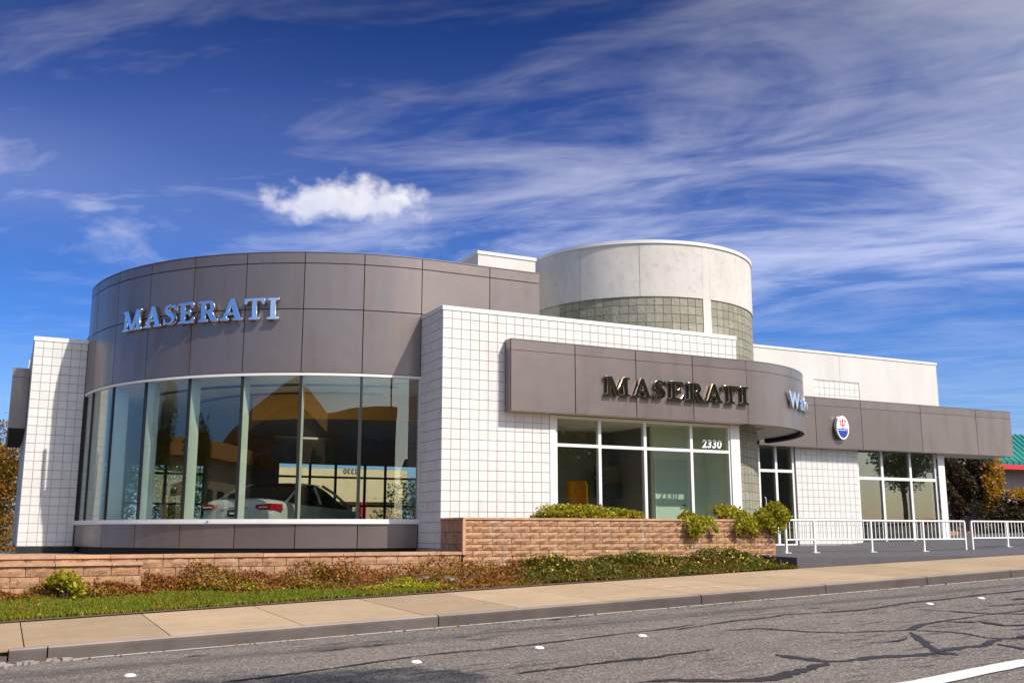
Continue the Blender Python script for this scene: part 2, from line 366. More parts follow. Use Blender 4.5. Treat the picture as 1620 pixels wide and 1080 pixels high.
# ------------------------------------------------------------------ mesh helpers
class MB:
    def __init__(s): s.v = []; s.f = []; s.sm = []
    def add(s, vs, fs, smooth=False):
        o = len(s.v); s.v += [tuple(p) for p in vs]
        for f in fs: s.f.append(tuple(i + o for i in f)); s.sm.append(smooth)
        return s
    def box(s, x0, x1, y0, y1, z0, z1):
        return s.add([(x0, y0, z0), (x1, y0, z0), (x1, y1, z0), (x0, y1, z0), (x0, y0, z1), (x1, y0, z1), (x1, y1, z1), (x0, y1, z1)],
                     [(0, 3, 2, 1), (4, 5, 6, 7), (0, 1, 5, 4), (1, 2, 6, 5), (2, 3, 7, 6), (3, 0, 4, 7)])
    def obox(s, o, u, v, n, a0, a1, b0, b1, c0, c1):
        o, u, v, n = Vector(o), Vector(u), Vector(v), Vector(n)
        pts = [o + u * a + v * b + n * c for c in (c0, c1) for a, b in ((a0, b0), (a1, b0), (a1, b1), (a0, b1))]
        return s.add(pts, [(0, 3, 2, 1), (4, 5, 6, 7), (0, 1, 5, 4), (1, 2, 6, 5), (2, 3, 7, 6), (3, 0, 4, 7)])
    def prism(s, poly, z0, z1):
        n = len(poly)
        s.add([(x, y, z0) for x, y in poly], [tuple(range(n - 1, -1, -1))])
        s.add([(x, y, z1) for x, y in poly], [tuple(range(n))])
        for i in range(n):
            a, b = poly[i], poly[(i + 1) % n]
            s.add([(a[0], a[1], z0), (b[0], b[1], z0), (b[0], b[1], z1), (a[0], a[1], z1)], [(0, 1, 2, 3)])
        return s
    def arc(s, c, ro, ri, t0, t1, z0, z1, n):
        """curved slab round c; angle measured from -Y towards -X (degrees); separate vertices per side"""
        def P(r, t, z): return (c[0] - r * math.sin(R(t)), c[1] - r * math.cos(R(t)), z)
        T = [t0 + (t1 - t0) * i / n for i in range(n + 1)]
        for r, flip in ((ro, 0), (ri, 1)):
            vs = [P(r, a, z) for a in T for z in (z0, z1)]
            fs = [(2 * i, 2 * i + 1, 2 * i + 3, 2 * i + 2) if (flip ^ (t1 < t0)) == 0 else (2 * i, 2 * i + 2, 2 * i + 3, 2 * i + 1) for i in range(n)]
            s.add(vs, fs, True)
        for z, fl in ((z1, 0), (z0, 1)):
            vs = [P(r, a, z) for a in T for r in (ri, ro)]
            s.add(vs, [(2 * i, 2 * i + 1, 2 * i + 3, 2 * i + 2) for i in range(n)])
        for a in (t0, t1):
            s.add([P(ro, a, z0), P(ri, a, z0), P(ri, a, z1), P(ro, a, z1)], [(0, 1, 2, 3)])
        return s
    def tube(s, path, r, n=8, smooth=True, cap=True):
        path = [Vector(p) for p in path]
        rs = r if hasattr(r, '__len__') else [r] * len(path)
        vs = []; up = Vector((0, 0, 1))
        for i, p in enumerate(path):
            d = (path[min(i + 1, len(path) - 1)] - path[max(i - 1, 0)]).normalized()
            a = d.cross(up if abs(d.z) < 0.95 else Vector((1, 0, 0))).normalized(); b = a.cross(d)
            vs += [p + (a * math.cos(2 * math.pi * k / n) + b * math.sin(2 * math.pi * k / n)) * rs[i] for k in range(n)]
        fs = [(i * n + k, i * n + (k + 1) % n, (i + 1) * n + (k + 1) % n, (i + 1) * n + k) for i in range(len(path) - 1) for k in range(n)]
        s.add(vs, fs, smooth)
        if cap:
            s.add(vs[:n], [tuple(range(n))]); s.add(vs[-n:], [tuple(range(n - 1, -1, -1))])
        return s
    def mesh(s, name):
        me = bpy.data.meshes.new(name); me.from_pydata(s.v, [], s.f)
        me.polygons.foreach_set('use_smooth', s.sm); me.update(); return me
    def build(s, name, m, parent=None):
        return link(name, s.mesh(name), m, parent)

def link(name, me, m, parent=None):
    ob = bpy.data.objects.new(name, me); COL.objects.link(ob)
    if m is not None and not me.materials: me.materials.append(M[m] if isinstance(m, str) else m)
    if parent is not None: ob.parent = parent
    return ob
def place(name, me, parent, mtx):
    ob = bpy.data.objects.new(name, me); COL.objects.link(ob)
    ob.parent = parent; ob.matrix_basis = mtx
    return ob
def tag(o, label, cat, group=None, kind=None):
    o['label'] = label
    if cat: o['category'] = cat
    if group: o['group'] = group
    if kind: o['kind'] = kind
    return o
def thing(name, label, cat, loc=(0, 0, 0), group=None):
    o = bpy.data.objects.new(name, None); COL.objects.link(o); o.location = loc
    return tag(o, label, cat, group)
def setting(o, label=None):
    o['kind'] = 'structure'
    if label: o['label'] = label
    return o

GR = 0.037
def z_road(x): return -1.45 + GR * max(-60, min(70, x))
def z_kerb(x): return -1.295 + GR * max(-60, min(70, x))
def z_walk(x, y): return z_kerb(x) + 0.02 * (y - 13)
YB_WALK = lambda x: 16.28 if x < 9 else (16.28 - (x - 9) * 0.065 if x < 20.5 else 15.53)   # back edge of the sidewalk

# ------------------------------------------------------------------ ground, road, kerb, sidewalk
def strip(xs, ys, zf):
    mb = MB(); n = len(ys)
    vs = [(x, y, zf(x, y)) for x in xs for y in ys]
    mb.add(vs, [(i * n + j, (i + 1) * n + j, (i + 1) * n + j + 1, i * n + j + 1) for i in range(len(xs) - 1) for j in range(n - 1)])
    return mb
XS = [-900, -300, -60] + list(range(-50, 71, 5)) + [120, 300, 900]
def z_earth(x, y):
    base = z_road(x) - 0.03
    if y > 17.6 and -3 < x < 60: return max(base, -0.62)
    return base
g = strip(XS, [-900, -200, -60, -30, -12, -3, 5, 12, 17.3, 18.4, 34, 60, 120, 300, 900], lambda x, y: z_earth(x, y) - 0.05).build('ground', 'ground_earth'); setting(g)
road = strip(XS[2:-2], [-1.6, 2, 6, 10, 12.9], lambda x, y: z_road(x)).build('road', 'asphalt'); setting(road)
gut = strip(XS[2:-2], [12.90, 13.02], lambda x, y: z_road(x) + 0.004).build('gutter', 'gutter_concrete', road)

def ribbon(name, pts, wd, m, parent, zf, dz=0.004, jit=0.35, seed=0):
    r_ = random.Random(seed)
    P = []
    for (x0, y0), (x1, y1) in zip(pts, pts[1:]):
        k = max(1, int(math.hypot(x1 - x0, y1 - y0) / (0.055 if m == 'tar' else 0.12)))
        for i in range(k): P.append((x0 + (x1 - x0) * i / k, y0 + (y1 - y0) * i / k))
    P.append(pts[-1]); vs = []; ww = wd
    for i, (x, y) in enumerate(P):
        a, b = P[max(0, i - 1)], P[min(len(P) - 1, i + 1)]
        dx_, dy_ = b[0] - a[0], b[1] - a[1]; L = math.hypot(dx_, dy_) or 1
        nx, ny = -dy_ / L, dx_ / L
        ww = 0.7 * ww + 0.3 * wd * (1 + r_.uniform(-1, 1) * jit * 2.2)
        e = min(1.0, 0.25 + i * 0.25, 0.25 + (len(P) - 1 - i) * 0.25)
        j = r_.uniform(-1, 1) * wd * min(jit, 0.25)
        for sgn in (-1, 1):
            q = (x + nx * (sgn * ww * e / 2 + j), y + ny * (sgn * ww * e / 2 + j))
            vs.append((q[0], q[1], zf(q[0]) + dz))
    mb = MB(); mb.add(vs, [(2 * i, 2 * i + 1, 2 * i + 3, 2 * i + 2) for i in range(len(P) - 1)])
    return mb.build(name, m, parent)
TAR = [([(7.92, 10.1), (8.32, 10.03), (8.42, 9.68), (8.52, 9.35), (8.75, 9.02), (9.11, 8.88), (9.44, 8.71), (9.95, 9.01), (10.43, 9.1), (10.86, 9.14), (11.34, 9.21), (12.08, 9.24), (12.68, 9.26)], .05),
       ([(9.43, 8.7), (9.59, 8.38), (9.62, 8.12), (9.48, 7.72), (9.55, 7.54), (9.82, 7.33)], .05),
       ([(6.99, 8.18), (7.0, 7.82), (7.07, 7.48), (7.36, 7.42), (7.66, 7.41), (7.93, 7.26), (8.26, 7.29), (8.24, 7.05)], .085),
       ([(9.29, 8.57), (8.74, 7.9), (8.25, 7.3)], .05),
       ([(7.07, 7.48), (6.72, 7.34), (6.43, 7.24), (6.11, 7.11), (5.86, 7.1), (5.63, 7.25), (5.29, 7.55), (5.02, 7.65)], .09),
       ([(8.25, 7.3), (8.64, 7.38), (8.99, 7.33), (9.49, 7.59)], .075), ([(9.13, 7.32), (9.02, 6.93), (9.08, 6.74)], .07),
       ([(11.3, 10.29), (11.39, 9.76), (11.45, 9.29), (11.87, 8.77)], .05),
       ([(7.42, 10.57), (8.02, 10.71), (8.58, 10.86), (9.18, 10.84), (9.59, 11.01), (10.15, 10.86), (10.75, 10.74), (11.97, 11.01), (12.9, 11.03), (13.8, 11.17), (15.17, 11.16)], .055),
       ([(5.59, 8.72), (6.18, 8.82), (6.78, 8.88)], .05),
       ([(1.97, 10.04), (2.6, 10.11), (3.19, 10.25), (3.71, 10.41), (4.1, 10.49), (4.45, 10.53), (5.01, 10.5), (5.56, 10.51), (6.19, 10.6), (6.86, 10.7), (7.34, 10.71), (8.03, 10.88)], .035),
       ([(4.4, 8.74), (4.88, 8.77), (5.38, 8.8), (5.92, 8.84)], .05),
       ([(3.3, 11.62), (3.8, 11.68), (4.3, 11.72)], .05), ([(10.3, 9.1), (10.6, 8.7), (10.5, 8.3), (10.9, 8.0), (11.4, 8.1)], .06), ([(9.6, 7.5), (10.2, 7.6), (10.8, 7.4), (11.6, 7.55)], .07), ([(13.2, 10.3), (14.2, 10.2), (15.4, 10.45), (17, 10.4)], .05), ([(8.2, 8.2), (8.6, 8.1), (8.9, 8.25)], .04), ([(12.2, 9.9), (13.1, 9.7), (14.2, 9.75), (15.4, 9.6)], .04)]
for i, (p, wd) in enumerate(TAR): ribbon('tar_seam', p, wd * 1.35, 'tar', road, z_road, 0.004 + 0.0004 * i, jit=0.6, seed=i)
ribbon('painted_line', [(4.5, 6.12), (6.8, 6.16), (8.2, 6.36), (10, 6.45), (16, 6.6), (30, 6.7), (60, 6.7)], 0.24, 'road_paint', road, z_road, 0.011, jit=0.03, seed=3)

# sidewalk in separate slabs, kerb in separate stones
jx = [-9.3, -7.7, -6.1, -4.5, -2.9, -1.3, 0.36, 1.95, 3.56, 5.23, 6.66, 8.1, 9.7, 11.2, 12.7, 14.2, 15.8, 17.4, 19.0, 20.6, 22.2, 23.8, 25.4, 27.0, 28.6, 30.2, 33.4, 36.6, 40, 46, 52, 60]
sw = strip([-60, -30, -10, 0, 10, 20, 30, 45, 69], [13.1, 15.4], lambda x, y: z_walk(x, y) - 0.035).build('sidewalk', 'soil'); setting(sw)
def slab(x0, x1, y0a, y1f, zf, th, m, name, parent, tilt=0.0):
    g_ = 0.007; n = 3
    xs = [x0 + g_ + (x1 - x0 - 2 * g_) * i / n for i in range(n + 1)]
    top = []; mb = MB()
    for x in xs:
        for y in (y0a, y1f(x)): top.append((x, y, zf(x, y) + tilt * (x - x0)))
    mb.add(top, [(2 * i, 2 * i + 2, 2 * i + 3, 2 * i + 1) for i in range(n)])
    bot = [(a, b, c - th) for a, b, c in top]
    for k in range(n):
        for e in (0, 1):
            a, b = 2 * k + e, 2 * k + 2 + e
            mb.add([bot[a], bot[b], top[b], top[a]], [(0, 1, 2, 3)])
    for k in (0, n): mb.add([bot[2 * k], bot[2 * k + 1], top[2 * k + 1], top[2 * k]], [(0, 1, 2, 3)])
    return mb.build(name, m, parent)
for a, b in zip(jx, jx[1:]):
    slab(a, b, 13.16, YB_WALK, lambda x, y: z_walk(x, y) + random.uniform(-.001, .001), 0.10, 'sidewalk_concrete', 'paving_slab', sw)
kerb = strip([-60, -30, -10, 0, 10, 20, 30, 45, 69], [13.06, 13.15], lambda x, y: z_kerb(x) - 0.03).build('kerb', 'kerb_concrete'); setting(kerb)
kx = [-20, -9.3, -4.5, -2.6, 0.20, 0.60, 5.38, 9.73, 12.25, 14.59, 16.76, 19, 21.4, 23.8, 27, 32, 40, 60]
kme = []
for a, b in zip(kx, kx[1:]):
    if a == -2.6: continue
    mb = MB(); n = max(2, int((b - a) / 1.2)); g_ = 0.008
    prof = [(13.005, -0.19), (13.012, -0.035), (13.022, -0.012), (13.045, 0.0), (13.153, 0.002), (13.153, -0.19)]
    vs = []
    for i in range(n + 1):
        x = a + g_ + (b - a - 2 * g_) * i / n
        vs += [(x, y, z_kerb(x) + z + 0.0) for y, z in prof]
    k = len(prof)
    mb.add(vs, [(i * k + j, (i + 1) * k + j, (i + 1) * k + j + 1, i * k + j + 1) for i in range(n) for j in range(k - 1)])
    for e in (0, n): mb.add(vs[e * k:(e + 1) * k], [tuple(range(k))])
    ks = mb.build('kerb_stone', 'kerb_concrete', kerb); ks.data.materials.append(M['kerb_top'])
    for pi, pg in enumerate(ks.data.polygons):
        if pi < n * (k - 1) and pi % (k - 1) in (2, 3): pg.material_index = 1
# storm drain inlet under the kerb at the left
sd = thing('storm_drain', 'storm drain inlet with dark opening in the kerb, littered with pale debris', 'drain', (-0.9, 13.0, z_road(-0.9)))
mb = MB()
for x0, x1, zl, zh in ((-1.7, 1.09, 0.105, 0.155), (-1.7, -1.5, -0.03, 0.104)):
    mb.box(x0, x1, 0.01, 0.155, zl + GR * x0 * .5, zh + GR * x0 * .5 + (0.02 if x1 > 1.2 else 0))
mb.build('frame', 'kerb_concrete', sd)
MB().box(-1.45, 1.08, 0.06, 0.5, -0.3, 0.10).build('opening', 'shade_black', sd)  # solid box, black for the shade inside the inlet
for i in range(48):
    x, y = random.gauss(1.05, .35), -abs(random.gauss(0.03, 0.10)); r_ = random.uniform(0.012, 0.05)
    mb = MB(); pts = []
    for k in range(6):
        a = k / 6 * 6.283; rr_ = r_ * random.uniform(0.6, 1.3); pts.append((x + rr_ * math.cos(a) * 1.5, y + rr_ * math.sin(a)))
    mb.prism(pts, GR * x - 0.005, GR * x + random.uniform(0.008, 0.035)); mb.build('rubble', 'debris_white' if i % 3 else 'soil', sd)

# painted survey marks on the sidewalk
for i, (x, y) in enumerate([(9.81, 14.31), (10.14, 14.32), (10.35, 13.83), (10.71, 13.8), (11.35, 13.85), (11.96, 13.61), (12.65, 13.3), (17.0, 13.9), (17.5, 14.0)]):
    a = random.uniform(0, 3); L = random.uniform(0.12, 0.28)
    ribbon('chalk_mark', [(x, y), (x + L * math.cos(a), y + L * math.sin(a) * .6), (x + L * 1.4, y + L * 0.2)], 0.06, 'chalk', sw, lambda q, yy=y: z_walk(q, yy), 0.007 + .0005 * i, seed=40 + i)

# raised road markers
stud_me = MB()
rings = [(0.055, 0.0), (0.052, 0.008), (0.040, 0.016), (0.022, 0.020)]
vs = [(r_ * math.cos(k * .5236), r_ * math.sin(k * .5236), z) for r_, z in rings for k in range(12)] + [(0, 0, 0.021)]
stud_me.add(vs, [(i * 12 + k, i * 12 + (k + 1) % 12, (i + 1) * 12 + (k + 1) % 12, (i + 1) * 12 + k) for i in range(3) for k in range(12)] + [(36 + k, 36 + (k + 1) % 12, 48) for k in range(12)], True)
sme = stud_me.mesh('road_marker'); sme.materials.append(M['stud_ceramic'])
for (x, y), lb in zip([(1.28, 11.10), (3.92, 10.07), (5.41, 10.2), (6.85, 10.33), (11.96, 10.66), (13.11, 10.73)],
                      ['leftmost, below the storm drain', 'second from the left', 'third from the left', 'fourth from the left', 'second from the right', 'rightmost and farthest']):
    o = bpy.data.objects.new('road_marker', sme); COL.objects.link(o); o.location = (x, y, z_road(x) + 0.001); o.scale = (1.1, 1.1, 1.2)
    tag(o, 'small white domed road marker on the asphalt, ' + lb, 'road marker', 'raised lane markers on the road')
for x, y, rz in ((5.15, 11.72, .2), (7.0, 12.7, 1.0), (2.1, 12.2, 2)):
    ribbon('patch_stain', [(x - .12, y), (x, y + .02), (x + .13, y)], 0.09, 'tar', road, z_road, 0.0105, seed=int(x * 10))

# ------------------------------------------------------------------ the dealership
B = 0.2032
bld = thing('car_dealership', 'grey panelled car dealership with round glass showroom, white block walls and round tower', 'building', (8, 26, -0.33))
BL = Vector((8, 26, -0.33))
def part(mb, name, m, parent=None):
    """mesh given in scene coordinates, parented under the building (whose origin is BL)"""
    ob = mb.build(name, m, parent or bld)
    if parent is None or parent is bld: ob.matrix_basis = Matrix.Translation(-BL)
    return ob
def group_part(name):
    o = bpy.data.objects.new(name, None); COL.objects.link(o); o.parent = bld; o.matrix_basis = Matrix.Translation(-BL); return o
DC = (8.0, 26.15); DR = 6.46          # showroom drum: centre and radius
def dpt(th, r=DR): return (DC[0] - r * math.sin(R(th)), DC[1] - r * math.cos(R(th)))
YS = DC[1] - DR                        # 19.69, the straight run of the drum wall
ZF = -0.33

# --- drum fascia: dark backing, three rows of panels
JT = [3, 14, 25, 36, 47, 58, 69, 80, 88.5]
RZ = [(3.22, 4.56), (4.56, 5.54), (5.54, 5.77)]
mb = MB(); mb.arc(DC, DR - 0.035, DR - 0.16, 0, 89, 3.235, 5.75, 40); mb.box(8.0, 10.5, YS + .035, YS + .16, 3.235, 5.75)
fas = part(mb, 'showroom_fascia', 'cladding_joint')
g2 = 0.0095
for z0, z1 in RZ:
    for a, b in zip(JT, JT[1:]):
        da = math.degrees(g2 / DR)
        MB().arc(DC, DR, DR - 0.03, a + da, b - da, z0 + g2, z1 - g2, 8).build('panel', 'cladding', fas)
    mb = MB(); mb.arc(DC, DR, DR - 0.03, 0, 3 - da, z0 + g2, z1 - g2, 3); mb.box(8.0, 9.26 - g2, YS, YS + 0.03, z0 + g2, z1 - g2); mb.build('panel', 'cladding', fas)
    MB().box(9.26 + g2, 10.5, YS, YS + 0.03, z0 + g2, z1 - g2).build('panel', 'cladding', fas)
mb = MB().arc(DC, DR + 0.006, DR - 0.2, 0, 88.8, 5.772, 5.79, 40); mb.box(8.0, 10.5, YS - .006, YS + .2, 5.772, 5.79)
mb.build('coping', 'cladding', fas)
# --- base panels, and plinth coloured black for the shade beneath them
mb = MB(); mb.arc(DC, DR - 0.045, DR - 0.16, 2, 89, -0.315, 0.17, 40)
bas = part(mb, 'showroom_base', 'cladding_joint')
for a, b in zip(JT, JT[1:]): MB().arc(DC, DR - 0.01, DR - 0.04, a + da, b - da, -0.31, 0.165, 8).build('panel', 'cladding', bas)
MB().arc(DC, DR - 0.01, DR - 0.04, 2.2, 3 - da, -0.31, 0.165, 2).build('panel', 'cladding', bas)
mb = MB(); mb.arc(DC, DR - 0.12, DR - 0.3, 0, 90, -0.75, -0.316, 30); part(mb, 'plinth', 'shade_black')
# --- showroom glazing
win = part(MB().arc(DC, DR + 0.03, DR - 0.14, 2.2, 88.6, 0.17, 0.205, 40).arc(DC, DR + 0.012, DR - 0.10, 2.2, 88.6, 0.207, 0.265, 40).arc(DC, DR - 0.004, DR - 0.12, 2.2, 88.6, 3.165, 3.218, 40), 'showroom_window', 'frame_white')
for a, b in zip(JT, JT[1:]):
    MB().arc(DC, DR - 0.05, DR - 0.062, a + 0.12, b - 0.12, 0.267, 3.163, 10).build('pane', 'glass', win)
for k, a in enumerate(JT):
    if k == 0:
        MB().arc(DC, DR - 0.01, DR - 0.11, a - 0.75, a + 0.1, 0.267, 3.163, 1).build('jamb', 'frame_white', win); continue
    MB().arc(DC, DR - 0.030, DR - 0.075, a - 0.24, a + 0.24, 0.267, 3.163, 1).build('mullion', 'frame_dark', win)
    MB().arc(DC, DR - 0.077, DR - 0.40, a - 0.17, a + 0.17, 0.267, 3.163, 1).build('fin', 'fin', win)
MB().obox((0, 0, 0), (1, 0, 0), (0, 1, 0), (0, 0, 1), dpt(41.2, DR + .02)[0] - .02, dpt(41.2, DR + .02)[0] + .02, dpt(41.2, DR + .034)[1] - .02, dpt(41.2, DR + .034)[1] + .01, 0.206, 0.225).build('tape', simple('blue_tape', (0.02, 0.12, 0.6), 0.6), win)

# --- white block walls ------------------------------------------------
BLOCKS = []          # (origin, u, n, width, height, parent, visible)
def bevel_block():
    e = 0.0045; d = 0.02
    mb = MB()
    v = [(e, e, 0), (1, e, 0), (1, 1, 0), (e, 1, 0)]
    return v
def block_shape(wd, ht, d=0.012, gap=0.0045, ch=0.0035):
    mb = MB()
    a = [(gap, -d, gap), (wd - gap, -d, gap), (wd - gap, -d, ht - gap), (gap, -d, ht - gap)]
    o = [(gap, 0, gap), (wd - gap, 0, gap), (wd - gap, 0, ht - gap), (gap, 0, ht - gap)]
    f = [(gap + ch, -d - ch, gap + ch), (wd - gap - ch, -d - ch, gap + ch), (wd - gap - ch, -d - ch, ht - gap - ch), (gap + ch, -d - ch, ht - gap - ch)]
    fs = [(8, 9, 10, 11)]
    for i in range(4):
        j = (i + 1) % 4
        fs += [(i, j, 4 + j, 4 + i), (4 + i, 4 + j, 8 + j, 8 + i)]
    mb.add(o + a + f, fs)
    return mb
_bm = {}
def block_mesh(wd, ht, m='white_block', **kw):
    k = (round(wd, 3), round(ht, 3), m)
    if k not in _bm:
        _bm[k] = block_shape(wd, ht, **kw).mesh('block'); _bm[k].materials.append(M[m])
    return _bm[k]
def block_grid(x0, y0, u, length, z0, z1, parent, show=lambda s, z: True, zanchor=0.806):
    """u: 2D unit direction along the wall; outside is to the right of u"""
    k0 = math.floor((z0 - zanchor) / B + 1e-6); rows = []
    z = zanchor + k0 * B
    while z < z1 - 0.02:
        a, b = max(z, z0), min(z + B, z1)
        if b - a > 0.03: rows.append((a, b))
        z += B
    nc = int(length / B + 1e-6)
    cols = [(i * B, (i + 1) * B) for i in range(nc)]
    if length - nc * B > 0.04: cols.append((nc * B, length))
    ang = math.atan2(u[1], u[0])
    for a, b in rows:
        for c0, c1 in cols:
            mt = Matrix.Translation((x0 + u[0] * c0, y0 + u[1] * c0, a)) @ Matrix.Rotation(ang, 4, 'Z')
            BLOCKS.append((mt, c1 - c0, b - a, parent, show((c0 + c1) / 2, (a + b) / 2)))
X0, YW = 7.665, 18.52
# main front wall with the left return
mb = MB().box(X0 + .012, 10.10, YW + .012, YW + .30, -0.6, 4.43)
mb.box(10.10, 15.09, YW + .012, YW + .30, 2.43, 4.43)
mb.box(X0 + .012, X0 + .3, YW + .30, YS + .2, -0.6, 4.43)
mb.box(X0 + .3, 10.2, YS + 0.2, YS + .3, -0.6, 4.43)
fw = part(mb, 'block_wall', 'mortar')
block_grid(X0, YW + .012, (1, 0), 10.10 - X0, -0.31, 4.43, fw, lambda s, z: z > 0.2)
block_grid(10.10, YW + .012, (1, 0), 15.09 - 10.10, 3.4, 4.43, fw, lambda s, z: z > 3.86)
block_grid(10.10 - 0, YW + .012, (1, 0), 0.0, 0, 0, fw)
block_grid(X0 + .012, YS, (0, -1), YS - YW - .012, -0.31, 4.43, fw)
mb = MB().box(X0 - .014, 15.10, YW - .016, YW + .32, 4.432, 4.52); mb.box(X0 - .014, X0 + .32, YW + .322, YS - .004, 4.432, 4.52)
mb.build('coping', 'white_trim', fw)
MB().box(10.104, 10.235, YW - .012, YW + .3, -0.31, 2.42).build('trim', 'white_trim', fw)
# hose bib
MB().tube([(X0 - .03, 19.2, 0.52), (X0 - .09, 19.2, 0.52), (X0 - .10, 19.2, 0.47)], 0.018, 7).build('tap', 'chrome', fw)
# left wall
LY = 25.9
mb = MB().box(0.382, 1.54, LY + .012, LY + .3, -0.32, 4.43); mb.box(0.382, .66, LY + .3, 34.3, -0.32, 4.43)
lw = part(mb, 'block_wall', 'mortar')
block_grid(0.37, LY + .012, (1, 0), 1.17, -0.31, 4.43, lw)
mb = MB().box(0.355, 1.56, LY - .016, LY + .32, 4.432, 4.53); mb.build('coping', 'white_trim', lw)
MB().box(0.365, 1.60, LY - .002, LY + .3, -0.75, -0.322).build('plinth', 'shade_black', lw)
MB().box(0.360, 0.382, LY + .30, 34.3, -0.3, 4.43).build('render_coat', 'stucco_white', lw)
# right wing wall
RY = 22.75
mb = MB().box(20.53, 22.95, RY + .012, RY + .3, -0.6, 2.6)
rw = part(mb, 'block_wall', 'mortar')
block_grid(20.53, RY + .012, (1, 0), 2.42, -0.34, 2.5, rw)
mb = MB().box(18.0, 26.62, RY, RY + .3, 2.62, 3.86); mb.box(18.0, 21.40, RY, RY + .3, 3.86, 5.30); mb.box(23.22, 26.62, RY, RY + .3, 3.86, 5.30)
mb.box(21.40, 23.22, RY, RY + .3, 4.50, 5.30); mb.box(21.40, 23.22, RY + 0.03, RY + .3, 3.86, 4.50)
mb.box(26.32, 26.62, RY + .3, 34.3, -0.4, 5.30)
sw2 = part(mb, 'stucco_wall', 'stucco_white')
block_grid(21.405, RY + .028, (1, 0), 1.81, 3.87, 4.495, sw2)
MB().box(17.9, 26.645, RY - .02, RY + .32, 5.302, 5.37).build('coping', 'white_trim', sw2)
MB().box(22.45, 22.462, RY - .003, RY + .01, 4.52, 5.3).build('seam', 'mortar', sw2)
MB().box(26.34, 26.62, RY - .03, RY - .002, -0.4, 2.61).build('pier', 'white_trim', sw2)
# show the 300 largest blocks as objects, the rest as one mass
fx = Vector((fwd.x, fwd.y, fwd.z))
def score(b):
    mt, wd, ht, par, vis = b
    if not vis: return -1
    c = mt @ Vector((wd / 2, 0, ht / 2)); n = mt.to_3x3() @ Vector((0, -1, 0))
    return wd * ht * max(0, -n.dot(c.normalized())) / c.length ** 2
BLOCKS.sort(key=score, reverse=True)
for mt, wd, ht, par, vis in BLOCKS[:300]: place('block', block_mesh(wd, ht), par, mt)
mb = MB()
for mt, wd, ht, par, vis in BLOCKS[300:]:
    q = block_shape(wd, ht); mb.add([mt @ Vector(p) for p in q.v], q.f)
rest = part(mb, 'block_courses', 'white_block'); rest['kind'] = 'stuff'

# --- tower -------------------------------------------------------------
TC, TR = (14.52, 21.80), 2.94
tw = part(MB().arc(TC, TR + .02, TR - .2, -180, 180, 5.42, 6.70, 96), 'tower', 'stucco')
MB().arc(TC, TR + .05, TR - .22, -180, 180, 6.702, 6.78, 96).build('coping', 'white_trim', tw)
MB().arc(TC, TR - .21, 0.01, -180, 180, 6.4, 6.5, 64).build('roof', 'roof_gravel', tw)
MB().arc(TC, TR - .025, TR - .2, -180, 180, 3.2, 5.418, 96).build('joint_ring', 'glass_block_joint', tw)
MB().arc(TC, TR - .025, TR - .2, -95, -13.5, -0.45, 3.198, 48).build('joint_ring', 'glass_block_joint', tw)
def ang_of(x, y): return math.degrees(math.atan2(TC[0] - x, TC[1] - y))
# pilaster seen between the glass blocks; its angle found from the seam position (X 16.0 on the drum)
PIL = -0.5
MB().arc(TC, TR + .017, TR - .05, PIL - 2.2, PIL + 2.2, 3.0, 5.419, 4).build('pilaster', 'stucco_white', tw)
for a in (59.9, 31.8, PIL + 2.1, PIL - 2.1):
    MB().arc(TC, TR + .0235, TR - .02, a - .10, a + .10, 5.43, 6.70, 1).build('seam', 'mortar' if a in (59.9, 31.8) else 'stucco_white', tw)
gb = []
st = math.degrees(B / TR)
def gb_shape(a0, a1, z0, z1):
    mb = MB(); ga = math.degrees(0.006 / TR); gz = 0.006
    mb.arc(TC, TR - .004, TR - .024, a0 + ga, a1 - ga, z0 + gz, z1 - gz, 1); return mb
TH = R(1)
for side, start in ((1, PIL + 2.2), (-1, PIL - 2.2)):
    a = start
    for k in range(40):
        a0, a1 = (a, a + st) if side > 0 else (a - st, a)
        a += side * st
        if a1 > 75 or a0 < -100: continue
        mid = (a0 + a1) / 2
        z = 5.418
        while z > (4.2 if mid > -14 else -0.3):
            z0 = z - B
            n = Vector((-math.sin(R(mid)), -math.cos(R(mid)), 0)); c = Vector((TC[0] + n.x * TR, TC[1] + n.y * TR, z0 + .1))
            f_ = -n.dot(c.normalized()) / c.length ** 2
            vis = f_ > 0.1e-4 and (z0 > 4.25 or (z0 > 3.75 and c.x > 15.2) or (z0 < 2.4 and c.x > 15.0))
            gb.append((f_ if vis else -1, a0, a1, z0, z)); z = z0
gb.sort(key=lambda q: -q[0])
# one shared mesh, built at angle 0 and turned about the tower axis
base_gb = gb_shape(-st / 2, st / 2, 0, B); gme = bpy.data.meshes.new('glass_block')
gme.from_pydata([(x - TC[0], y - TC[1], z) for x, y, z in base_gb.v], [], base_gb.f); gme.materials.append(M['glass_block'])
nvis = [q for q in gb if q[0] > 0][:300]
for f_, a0, a1, z0, z1 in nvis:
    place('glass_block', gme, tw, Matrix.Translation((TC[0], TC[1], z0)) @ Matrix.Rotation(-R((a0 + a1) / 2), 4, 'Z'))
mb = MB()
for f_, a0, a1, z0, z1 in gb:
    if (f_, a0, a1, z0, z1) in nvis: continue
    q = gb_shape(a0, a1, z0, z1); mb.add(q.v, q.f)
if mb.v:
    o = mb.build('glass_block_courses', 'glass_block', tw); o['kind'] = 'stuff'
# roof box between drum and tower
part(MB().box(9.52, 11.04, 20.9, 22.15, 4.3, 6.42), 'roof_box', 'stucco_white')
part(MB().box(9.50, 11.06, 20.88, 22.17, 6.422, 6.5), 'roof_box_coping', 'white_trim')

